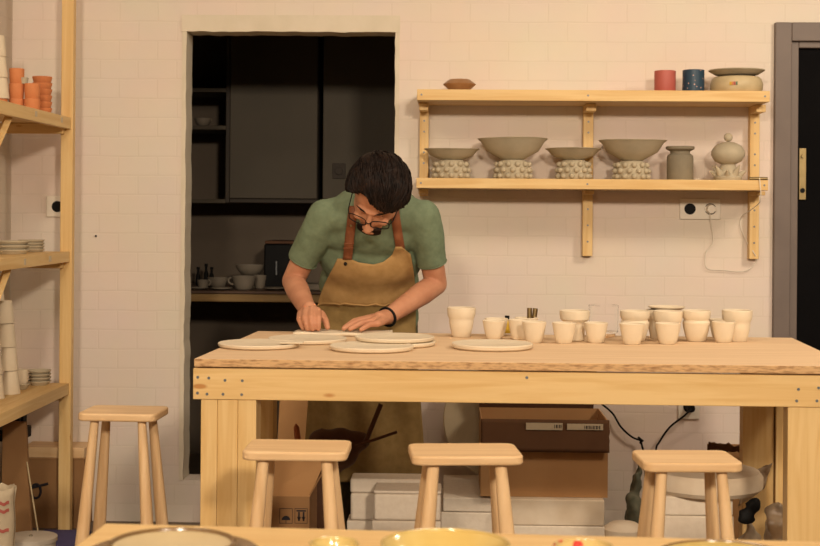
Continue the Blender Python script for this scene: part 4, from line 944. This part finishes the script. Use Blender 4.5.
# white tub with printed bag
q = P(31, 547, 4.35)
zz1 = P(31, 540, 4.35).z; R = M(53, 4.35)/2
t = thing('bucket', 'round pale grey lidded bucket at the bottom left corner', 'bucket', (X(31, 4.4, 0), 4.4, .0145))
MB().lathe([(0, 0), (R*.8, 0), (R*.95, zz1-.03), (0, zz1-.03)], (X(31, 4.4, .2), 4.4, .0150), 48).build('bucket_body', 'white', t)
MB().lathe([(0, zz1-.0145-.0145), (R, zz1-.029), (R, zz1-.016), (R*.95, zz1-.0145), (0, zz1-.0145)], (X(31, 4.4, .2), 4.4, .0150), 48).build('lid', 'paleplate', t)
MB().ell((X(31, 4.4, .2), 4.4, zz1+.002), (.006, .006, .005)).build('lid_knob', 'darkclay', t)
m = MB(); Yg = 4.2
def bagf(s, v):
    a = 2*PI*s; r = .062*(1+.10*v)+.006*noise.noise(Vector((math.cos(a)*3, math.sin(a)*3, v*4)))
    zt = P(6, 487, Yg).z+.012*noise.noise(Vector((math.cos(a)*4, math.sin(a)*4, 0)))
    return Vector((X(-7, Yg, .3)+r*math.cos(a), Yg+r*.8*math.sin(a), .0015+(zt-.0015)*v))
m.grid(bagf, 40, 14)
bg = tag(m.build('paper_sack', 'label', mods=(('SOLIDIFY', dict(thickness=.002)),)), 'open pale paper sack with red stripes in the bottom left corner', 'sack')
for v in (.80, .87, .62):
    m = MB()
    for k in range(24):
        a0, a1 = PI*1.25+k*.05, PI*1.25+k*.05+.05
    def st_(s, vv, v=v):
        a = PI*1.3+s*1.6; r = .0665*(1+.10*v)+.006*noise.noise(Vector((math.cos(a)*3, math.sin(a)*3, v*4)))
        zt = P(6, 487, Yg).z+.012*noise.noise(Vector((math.cos(a)*4, math.sin(a)*4, 0)))
        return Vector((X(-7, Yg, .3)+r*math.cos(a), Yg+r*.8*math.sin(a), .0015+(zt-.0015)*(v+.03*vv)))
    m.grid(st_, 20, 1); m.build('printed_stripe', 'redglaze', bg)
# ------------------------------------------------------------------ the potter
def PV(u, v, Y): return P(u, v, Y)
def UZ(u, Y, z): return Vector((X(u, Y, z), Y, z))
man = thing('person', 'man with dark hair and glasses in green shirt and tan apron, bent over the workbench', 'person', (X(368, 4.58, .5), 4.58, 0))
shL, shR = PV(324, 216, 4.37), PV(423, 216, 4.37)          # image-left / image-right shoulders
elL, elR = PV(293, 281, 4.45), PV(436, 284, 4.46)
wrL, wrR = PV(309, 313, 4.215), PV(388, 316.5, 4.235)
neck0, neck1 = PV(376, 208, 4.345), PV(377, 196, 4.25)
HC = PV(377.5, 194.0, 4.17)
HM = Matrix.Translation(HC) @ Matrix.Rotation(math.radians(11), 4, 'Y') @ Matrix.Rotation(math.radians(60), 4, 'X') @ Matrix.Rotation(math.radians(-4), 4, 'Z')
H3 = HM.to_3x3()
def hp_(x, y, z): return HM @ Vector((x, y, z))
torso = [(UZ(368, 4.60, .84), (.165, .115, .12)), (UZ(369, 4.56, .94), (.158, .108, .12)), (UZ(371, 4.49, 1.04), (.168, .115, .12)),
         (UZ(373, 4.43, 1.11), (.172, .105, .085))]
hips = [UZ(345, 4.62, .80), UZ(391, 4.62, .80)]
knee = [UZ(342, 4.60, .44), UZ(396, 4.60, .44)]; ank = [UZ(340, 4.66, .09), UZ(398, 4.66, .09)]
b = MB()
for c, r in torso: b.ell(c, [k*.86 for k in r], seg=28, rings=18)
b.caps([shL, shR], [.045, .045]); b.caps([neck0+Vector((0, .05, -.03)), neck0, neck1, hp_(0, .03, -.03)], [.07, .055, .052, .055])
for s, e, w in ((shL, elL, wrL), (shR, elR, wrR)):
    m1 = s.lerp(e, .5); f1 = e.lerp(w, .3)
    b.caps([s, m1, e, f1, e.lerp(w, .7), w], [.046, .040, .0355, .0370, .030, .0245], 18)
for h_, k, a_ in zip(hips, knee, ank):
    b.caps([h_, k, a_], [.075, .052, .036]); b.caps([a_+Vector((0, 0, -.045)), a_+Vector((0, -.13, -.06))], [.032, .022])
# head
def hell(c, r, rot=None): b.ell(hp_(*c), r, mat=H3, seg=24, rings=16)
hell((0, .008, .030), (.072, .084, .081)); hell((0, -.025, -.03), (.060, .062, .072)); hell((0, -.045, -.088), (.036, .036, .028))
hell((-.052, -.01, -.045), (.014, .03, .035)); hell((.052, -.01, -.045), (.014, .03, .035))
hell((0, -.070, .020), (.046, .016, .010)); hell((0, -.083, -.078), (.024, .014, .010)); hell((.036, -.068, -.030), (.018, .014, .014)); hell((-.036, -.068, -.030), (.018, .014, .014))
b.caps([hp_(0, -.082, .008), hp_(0, -.097, -.014), hp_(0, -.108, -.034)], [.008, .0095, .0125], 12)
hell((-.010, -.098, -.040), (.008, .009, .007)); hell((.010, -.098, -.040), (.008, .009, .007))
for sx in (-1, 1): hell((sx*.076, .012, -.012), (.008, .017, .030))
# hands
def finger(pts, r): b.caps([Vector(p) for p in pts], r, 12)
ztp = ZT+.010
kn = [UZ(300.5, 4.165, .866), UZ(306, 4.15, .876), UZ(312, 4.148, .879), UZ(317.5, 4.155, .876)]
b.caps([wrL, UZ(309, 4.185, .877)], [.0245, .026], 16)
for k_ in kn: b.caps([wrL+(k_-wrL)*.15, k_], [.019, .0115], 12)
tips = [UZ(303, 4.115, ztp+.006), UZ(307.5, 4.095, ztp+.005), UZ(312.5, 4.09, ztp+.005), UZ(318.5, 4.095, ztp+.006)]
pip = [UZ(299.5, 4.125, .852), UZ(304.5, 4.108, .857), UZ(311, 4.103, .860), UZ(318.5, 4.108, .858)]
for k_, p_, t_ in zip(kn, pip, tips):
    mid = p_.lerp(t_, .55)+Vector((0, -.006, .002)); finger([k_, p_, mid, t_], [.0112, .0098, .0085, .0074])
finger([wrL+Vector((.012, -.012, -.004)), UZ(321, 4.17, .864), UZ(325.5, 4.135, .848), UZ(327.5, 4.11, ztp+.010)], [.019, .0135, .0105, .0085])
kn = [UZ(363, 4.172, .850), UZ(366.5, 4.148, .851), UZ(371.5, 4.125, .848), UZ(377.5, 4.107, .843)]
pc = UZ(379, 4.175, .853)
b.caps([wrR, pc], [.0245, .021], 16)
for k_ in kn: b.caps([wrR+(k_-wrR)*.25, k_], [.0175, .0108], 12)
tips = [UZ(344, 4.135, ztp+.007), UZ(343.5, 4.105, ztp+.007), UZ(350, 4.088, ztp+.007), UZ(361, 4.078, ztp+.007)]
for k_, t_ in zip(kn, tips):
    p1 = k_.lerp(t_, .45)+Vector((0, 0, .006)); p2 = k_.lerp(t_, .76)+Vector((0, 0, .003)); finger([k_, p1, p2, t_], [.0108, .0094, .0084, .0072])
finger([wrR+Vector((-.012, .0, -.006)), UZ(369, 4.20, .846), UZ(361, 4.19, .836), UZ(354, 4.172, ztp+.009)], [.018, .0125, .0100, .0080])
body = b.build('body', 'skin', man, mods=(('REMESH', dict(mode='VOXEL', voxel_size=.0036, use_smooth_shade=True)), ('SMOOTH', dict(iterations=3, factor=.5))))
# shirt
b = MB()
for c, r in torso: b.ell(c, [k*1.0+.004 for k in r], seg=32, rings=20)
b.caps([shL+Vector((.01, 0, 0)), UZ(374, 4.38, 1.165), shR+Vector((-.01, 0, 0))], [.053, .080, .053], 24)
b.caps([shL, neck0+Vector((-.03, .03, -.005)), ], [.05, .062], 20); b.caps([shR, neck0+Vector((.03, .03, -.005))], [.05, .062], 20)
b.caps([PV(352, 210, 4.40), PV(399, 210, 4.40)], [.066, .066], 20)
for s, e in ((shL, elL), (shR, elR)):
    hm = s.lerp(e, .70); d = (e-s).normalized()
    b.caps([s, s.lerp(e, .25)], [.054, .054], 24); b.cone(s.lerp(e, .2), hm, .054, .049, 28)
    c_ = UZ(372, 4.44, 1.09); b.caps([s+Vector((0, .02, -.02)), c_], [.040, .072], 20)
shirt_bm = b.bm.copy()
dg = BVHTree.FromBMesh(shirt_bm)
for v in b.bm.verts:     # soft cloth folds
    n_ = noise.noise(Vector((v.co.x*9, v.co.y*7, v.co.z*16)))
    v.co += Vector((0, 0, 0)) if abs(n_) < .02 else v.co.normalized()*0
sh_ = b.build('shirt', 'shirt', man, mods=(('REMESH', dict(mode='VOXEL', voxel_size=.006, use_smooth_shade=True)), ('SMOOTH', dict(iterations=9, factor=.5))))
ftex = bpy.data.textures.new('cloth_folds', 'CLOUDS'); ftex.noise_scale = .11; ftex.noise_depth = 1
md = sh_.modifiers.new('folds', 'DISPLACE'); md.texture = ftex; md.strength = .012; md.mid_level = .5
ftex2 = bpy.data.textures.new('fine_folds', 'CLOUDS'); ftex2.noise_scale = .045; ftex2.noise_depth = 2
md = sh_.modifiers.new('fine_folds', 'DISPLACE'); md.texture = ftex2; md.strength = .006; md.mid_level = .5
# sleeve hems
for s, e in ((shL, elL), (shR, elR)):
    hm = s.lerp(e, .68); d = (e-s).normalized(); q = d.to_track_quat('Z', 'Y').to_matrix()
    MB().tube([hm+q @ Vector((math.cos(2*PI*k/40)*.0465, math.sin(2*PI*k/40)*.0465, 0)) for k in range(40)], .0022, 6, True).build('sleeve_hem', 'shirt', sh_)
# trousers and shoes
b = MB()
for h_, k, a_ in zip(hips, knee, ank): b.caps([h_, k, a_+Vector((0, 0, .02))], [.090, .075, .062], 20)
b.ell(UZ(368, 4.62, .82), (.165, .115, .09))
b.build('trousers', 'trousers', man, mods=(('REMESH', dict(mode='VOXEL', voxel_size=.01, use_smooth_shade=True)), ('SMOOTH', dict(iterations=6))))
for a_ in ank:
    m = MB(); m.ell((a_.x, a_.y-.06, .045), (.05, .135, .042)); m.ell((a_.x, a_.y, .06), (.045, .06, .055))
    for v in m.bm.verts: v.co.z = max(v.co.z, .002)
    m.build('shoe', 'shoe', man, mods=(('REMESH', dict(mode='VOXEL', voxel_size=.008, use_smooth_shade=True)),))
# apron: a cloth sheet laid over the front of the shirt
def front_y(x, z, dflt):
    h = dg.ray_cast(Vector((x, 3.0, z)), Vector((0, 1, 0)))
    return h[0].y if h[0] is not None else dflt
def interp(tab, t_):
    for (a0, b0), (a1, b1) in zip(tab, tab[1:]):
        if t_ <= a1: return b0+(b1-b0)*(t_-a0)/(a1-a0)
    return tab[-1][1]
NU, NV = 44, 90
Ya = 4.36
left = [(246, 338.5), (259, 337.5), (270, 332), (280, 326.5), (290, 322), (300, 318.5), (306, 317.5), (330, 315), (404, 308), (500, 300)]
right = [(246, 405.5), (254, 410.5), (262, 412), (275, 414), (290, 415.5), (306, 416), (330, 415.5), (404, 421), (500, 428)]
topc = [(0, 258.5), (.18, 259), (.30, 262.5), (.50, 264.5), (.62, 262), (.74, 255), (.84, 247), (.94, 247), (1, 254)]
pts = {}
vbot = 482
for j in range(NV+1):
    for i in range(NU+1):
        s = i/NU; v0 = interp(topc, s); v = v0+(vbot-v0)*(j/NV)
        l_, r_ = interp(left, v), interp(right, v); u = l_+(r_-l_)*s
        yy_ = 4.40 if v < 320 else 4.40+min(1, (v-320)/80)*.06
        q = P(u, v, yy_)
        d0 = front_y(q.x, q.z, 4.50)
        if q.z < .80: d0 = 4.475+.05*(abs(s-.5)*2)**2+.012*math.sin(s*17+q.z*3)
        else: d0 = min(d0, 4.56)
        pts[i, j] = [q, d0]
for it in range(14):
    nw = {}
    for j in range(NV+1):
        for i in range(NU+1):
            nb = [pts[a][1] for a in ((i-1, j), (i+1, j), (i, j-1), (i, j+1)) if a in pts]
            nw[i, j] = min(pts[i, j][1], sum(nb)/len(nb)) if it > 10 else sum(nb)/len(nb)*.6+pts[i, j][1]*.4
    for k in nw: pts[k][1] = nw[k]
for k_, p_ in pts.items():
    q, y_ = p_
    raw = front_y(q.x, q.z, 9) if q.z > .8 else 9
    y_ = min(y_-.013, raw-.011)
    s = k_[0]/NU
    y_ += .005*math.sin(s*9+q.z*14)*(0 if q.z > 1.12 else 1)
    y_ = min(y_, raw-.011)
    # slide the point along the viewing ray so the outline keeps its place
    d = q-CAM; p_.append(CAM+d*((y_-CAM.y)/d.y))
m = MB(); rows = [[m.bm.verts.new(pts[i, j][2]) for i in range(NU+1)] for j in range(NV+1)]
def row_of(p):
    d = p-CAM; return H0-FPX*d.dot(UP)/d.dot(FW)
for j, (a, c) in enumerate(zip(rows, rows[1:])):
    for i in range(NU):
        if row_of(pts[i, j][2]) < 304.5: m.bm.faces.new([a[i], a[i+1], c[i+1], c[i]])
for v in [v for v in m.bm.verts if not v.link_faces]: m.bm.verts.remove(v)
ap = m.build('apron', 'apron', man, mods=(('SOLIDIFY', dict(thickness=.003, offset=0)),))
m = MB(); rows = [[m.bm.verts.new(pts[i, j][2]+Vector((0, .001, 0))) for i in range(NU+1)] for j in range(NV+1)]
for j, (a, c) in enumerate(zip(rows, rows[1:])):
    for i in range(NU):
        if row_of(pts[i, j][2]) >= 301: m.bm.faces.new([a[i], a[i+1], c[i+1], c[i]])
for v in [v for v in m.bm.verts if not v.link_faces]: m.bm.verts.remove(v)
m.build('apron_skirt', 'skirt', ap, mods=(('SOLIDIFY', dict(thickness=.003, offset=0)),))['label'] = 'darker olive lower part of the apron'  # part below the waist seam, coloured darker than the bib
# waist seam of the apron
def apt(s, v):
    j = 0; i = int(round(s*NU))
    best = min(range(NV+1), key=lambda jj: abs(H0_row(pts[i, jj][2])-v)); return pts[i, best][2]
def H0_row(p):
    d = p-CAM; return H0-FPX*d.dot(UP)/d.dot(FW)
wl = [apt(i/NU, 304.5)+Vector((0, -.0045, 0)) for i in range(0, NU+1, 2)]
MB().tube(wl, .0032, 6).build('waist_seam', 'apron', ap)
# neck straps
def strap(c0, c1, c2, w, off=.017):
    m = MB(); N = 24; L_ = []
    for k in range(N+1):
        t_ = k/N
        u = (1-t_)**2*c0[0]+2*t_*(1-t_)*c1[0]+t_*t_*c2[0]; v = (1-t_)**2*c0[1]+2*t_*(1-t_)*c1[1]+t_*t_*c2[1]
        row = []
        for e_ in (-.5, 0, .5):
            q = P(u+e_*w, v, 4.34); y_ = front_y(q.x, q.z, 4.34)-(off if v > 243 else .012); d = q-CAM; row.append(CAM+d*(y_/d.y))
        L_.append(row)
    for it in range(4):
        L_ = [L_[0]]+[[(a[i]+c[i]*2+e[i])/4 for i in range(3)] for a, c, e in zip(L_, L_[1:], L_[2:])]+[L_[-1]]
    rows = [[m.bm.verts.new(p) for p in r] for r in L_]
    for a, c in zip(rows, rows[1:]):
        for i in range(2): m.bm.faces.new([a[i], a[i+1], c[i+1], c[i]])
    return m.build('neck_strap', 'leather', man, mods=(('SOLIDIFY', dict(thickness=.0035, offset=0)),)), L_
st1, L1 = strap((353.5, 206), (350, 232), (347.5, 259.5), 9)
st2, L2 = strap((394, 206), (397, 228), (400.5, 250), 9, .009)
for k in (17, 19):
    r = L1[k]; MB().tube([r[0]+Vector((-.001, -.003, 0)), r[1]+Vector((0, -.004, 0)), r[2]+Vector((.001, -.003, 0))], .002, 6).build('strap_keeper', 'leather', st1)
c = L1[9][1]; MB().ell(c+Vector((0, -.002, 0)), (.0045, .003, .0045)).build('snap', 'brass', st1)
c = pts[6, 2][2]; MB().ell(c+Vector((0, -.003, 0)), (.006, .003, .006)).build('rivet', 'black', ap)
# hair: a cap of strands combed forward over the head
b = MB()
def scalp(th, ph, off=0):
    off -= .004       # th 0 = crown ... , ph around, 0 = face side
    x = math.sin(th)*math.sin(ph); y = -math.sin(th)*math.cos(ph); z = math.cos(th)
    return Vector((x*(.077+off), .008+y*(.089+off), .028+z*(.084+off)))
def hairline(ph):               # how far down the hair reaches
    tab = [(-3.15, 2.1), (-2.4, 2.0), (-1.5, 1.72), (-1.05, 1.25), (-.6, .80), (-.2, .80), (.2, .98), (.6, 1.16), (1.1, 1.42), (1.5, 1.72), (2.4, 2.0), (3.15, 2.1)]
    for (a0, b0), (a1, b1) in zip(tab, tab[1:]):
        if ph <= a1: return b0+(b1-b0)*(ph-a0)/(a1-a0)
    return 2.1
N1, N2 = 64, 24
grid_ = []
for j in range(N2+1):
    row = []
    for i in range(N1):
        ph = -PI+2*PI*i/N1; th = hairline(ph)*j/N2
        n_ = noise.noise(Vector((math.sin(ph)*2.5, math.cos(ph)*2.5, th*2.4)))
        off = .016+.006*n_+.004*math.sin(j/N2*PI)
        if j == N2: off = .002
        p = scalp(th, ph, off); p.z += .004*math.sin(th*2)
        row.append(b.bm.verts.new(HM @ p))
    grid_.append(row)
for a, c in zip(grid_, grid_[1:]):
    for i in range(N1):
        i2 = (i+1) % N1
        try: b.bm.faces.new([a[i], a[i2], c[i2], c[i]])
        except ValueError: pass
bmesh.ops.remove_doubles(b.bm, verts=b.bm.verts, dist=.0004)
hair = b.build('hair', 'hair', man)
rnd = random.Random(3); b = MB()
def hair_pt(n, off):
    off -= .004
    return Vector((n.x*(.077+off), .008+n.y*(.089+off), .028+n.z*(.084+off)))
for k in range(1900):
    ph = rnd.uniform(-PI, PI); th = hairline(ph)*math.sqrt(rnd.uniform(0, 1))
    n = Vector((math.sin(th)*math.sin(ph), -math.sin(th)*math.cos(ph), math.cos(th)))
    pp = []; rr = []; N = 7; base = rnd.uniform(.012, .022); jit = rnd.uniform(-.3, .3); stp = rnd.uniform(.07, .12)
    for q in range(N):
        t_ = q/(N-1)
        pp.append(HM @ hair_pt(n, base+.006*math.sin(t_*PI)-.004*t_)); rr.append(.0024*(1-t_)**.6+.0003)
        w_ = max(0, min(1, (n.z+.15)/.6))
        d = Vector((.42+jit, -1, .0))*w_+Vector((.0, -.25, -1))*(1-w_)
        d = d-n*d.dot(n)
        n2 = (n+d.normalized()*stp).normalized()
        a_ = math.atan2(n2.x, -n2.y); t2 = math.acos(max(-1, min(1, n2.z)))
        if t2 > hairline(a_)+(.20 if -.1 < a_ < .9 else .07): n2 = (n+n2*.25).normalized()
        n = n2
    if all((a-c).length > 1e-4 for a, c in zip(pp, pp[1:])): b.tube(pp, rr, 5)
for k in range(60):              # loose fringe falling over the forehead
    ph = rnd.uniform(-.05, 1.1); pp = []; rr = []
    l = rnd.uniform(.018, .040); p0 = scalp(hairline(ph)-.25, ph, .018); dr = Vector((rnd.uniform(-.1, .5)-.25*ph, -.35, -1)).normalized()
    for q in range(7):
        t_ = q/6; p = p0+dr*l*t_+Vector((0, .022*t_*t_-.008*math.sin(t_*PI), 0)); pp.append(HM @ p); rr.append(.0026*(1-t_)**.6+.0003)
    b.tube(pp, rr, 5)
b.build('hair_strands', 'hair', hair)
# brows, beard, eyes, glasses
for sx in (-1, 1):
    MB().tube([hp_(sx*.012, -.083, .020), hp_(sx*.028, -.081, .027), hp_(sx*.046, -.068, .022)], [.002, .0028, .0012], 8).build('eyebrow', 'hair', man)
    MB().ell(hp_(sx*.028, -.070, -.002), (.010, .008, .006), mat=H3).build('eye', 'skin', man)
m = MB()
def beard(s, t_):
    a = (s-.5)*1.25; z = -.060-.055*t_
    r = 1.0 if t_ < .5 else 1-.35*(t_-.5)
    return hp_(math.sin(a)*.0625*r, -.022-math.cos(a)*(.066*r)-.004*math.sin(t_*PI), z)
rows = [[beard(i/20, j/8) for i in range(21)] for j in range(9)]
vs_ = [[m.bm.verts.new(p) for p in r] for r in rows]
for j in range(8):
    for i in range(20):
        if 8 <= i <= 11 and j < 1: continue
        m.bm.faces.new([vs_[j][i], vs_[j][i+1], vs_[j+1][i+1], vs_[j+1][i]])
m.build('beard', 'hair', man, mods=(('SOLIDIFY', dict(thickness=.004, offset=0)),))
gl = MB()
GY, GZ = -.108, -.004
for sx in (-1, 1):
    loop = []
    for k in range(24):
        a = 2*PI*k/24; cx_ = sx*.034; ca, sa = math.cos(a), math.sin(a)
        ex = abs(ca)**.6*(1 if ca > 0 else -1)*.027; ez = abs(sa)**.6*(1 if sa > 0 else -1)*.020
        loop.append(hp_(cx_+ex, GY+abs(cx_+ex)*.18+.004, GZ+ez))
    gl.tube(loop, .0016, 6, True)
    gl.tube([hp_(sx*.061, GY+.014, GZ+.010), hp_(sx*.068, GY+.03, GZ+.008), hp_(sx*.074, .005, GZ+.004)], .0016, 6)
gl.tube([hp_(-.008, GY+.004, GZ+.006), hp_(0, GY, GZ+.009), hp_(.008, GY+.004, GZ+.006)], .0016, 6)
g_ = gl.build('glasses', 'black', man)
# wristband on the image-right wrist
d = (wrR-elR).normalized(); c = wrR+d*.004; q = d.to_track_quat('Z', 'Y').to_matrix()
MB().tube([c+q @ Vector((math.cos(2*PI*k/36)*.0285, math.sin(2*PI*k/36)*.0285, 0)) for k in range(36)], .0042, 8, True).build('wristband', 'black', man)
# ------------------------------------------------------------------ light
def area(name, loc, target, size, power, col=(1, .80, .56), sy=None):
    l = bpy.data.lights.new(name, 'AREA'); l.energy = power; l.color = col; l.size = size
    if sy: l.shape = 'RECTANGLE'; l.size_y = sy
    o = bpy.data.objects.new(name, l); C.objects.link(o); o.location = loc
    o.rotation_euler = (Vector(target)-Vector(loc)).to_track_quat('-Z', 'Y').to_euler()
    return o
LC = (1, .845, .655)
area('ceiling_lamp', (.2, 3.35, 2.68), (.2, 3.6, 0), .5, 9, LC)
area('ceiling_lamp', (2.1, 3.2, 2.55), (1.0, 4.2, .8), .5, 36, LC)
area('ceiling_lamp', (-1.15, 3.0, 2.68), (-1., 3.6, 0), .22, 9, LC)
area('rear_lamp', (1.2, -1.7, 2.62), (.2, 4, .8), .4, 195, LC)
area('rear_lamp', (-.7, -1.4, 2.62), (0, 4, .7), .4, 104, LC)
w = bpy.data.worlds.new('world'); bpy.context.scene.world = w; w.use_nodes = True
w.node_tree.nodes['Background'].inputs[0].default_value = (1, .8, .6, 1); w.node_tree.nodes['Background'].inputs[1].default_value = .05
vs = bpy.context.scene.view_settings
vs.view_transform = 'Standard'; vs.look = 'None'; vs.exposure = -.13; vs.gamma = 1; vs.use_curve_mapping = False
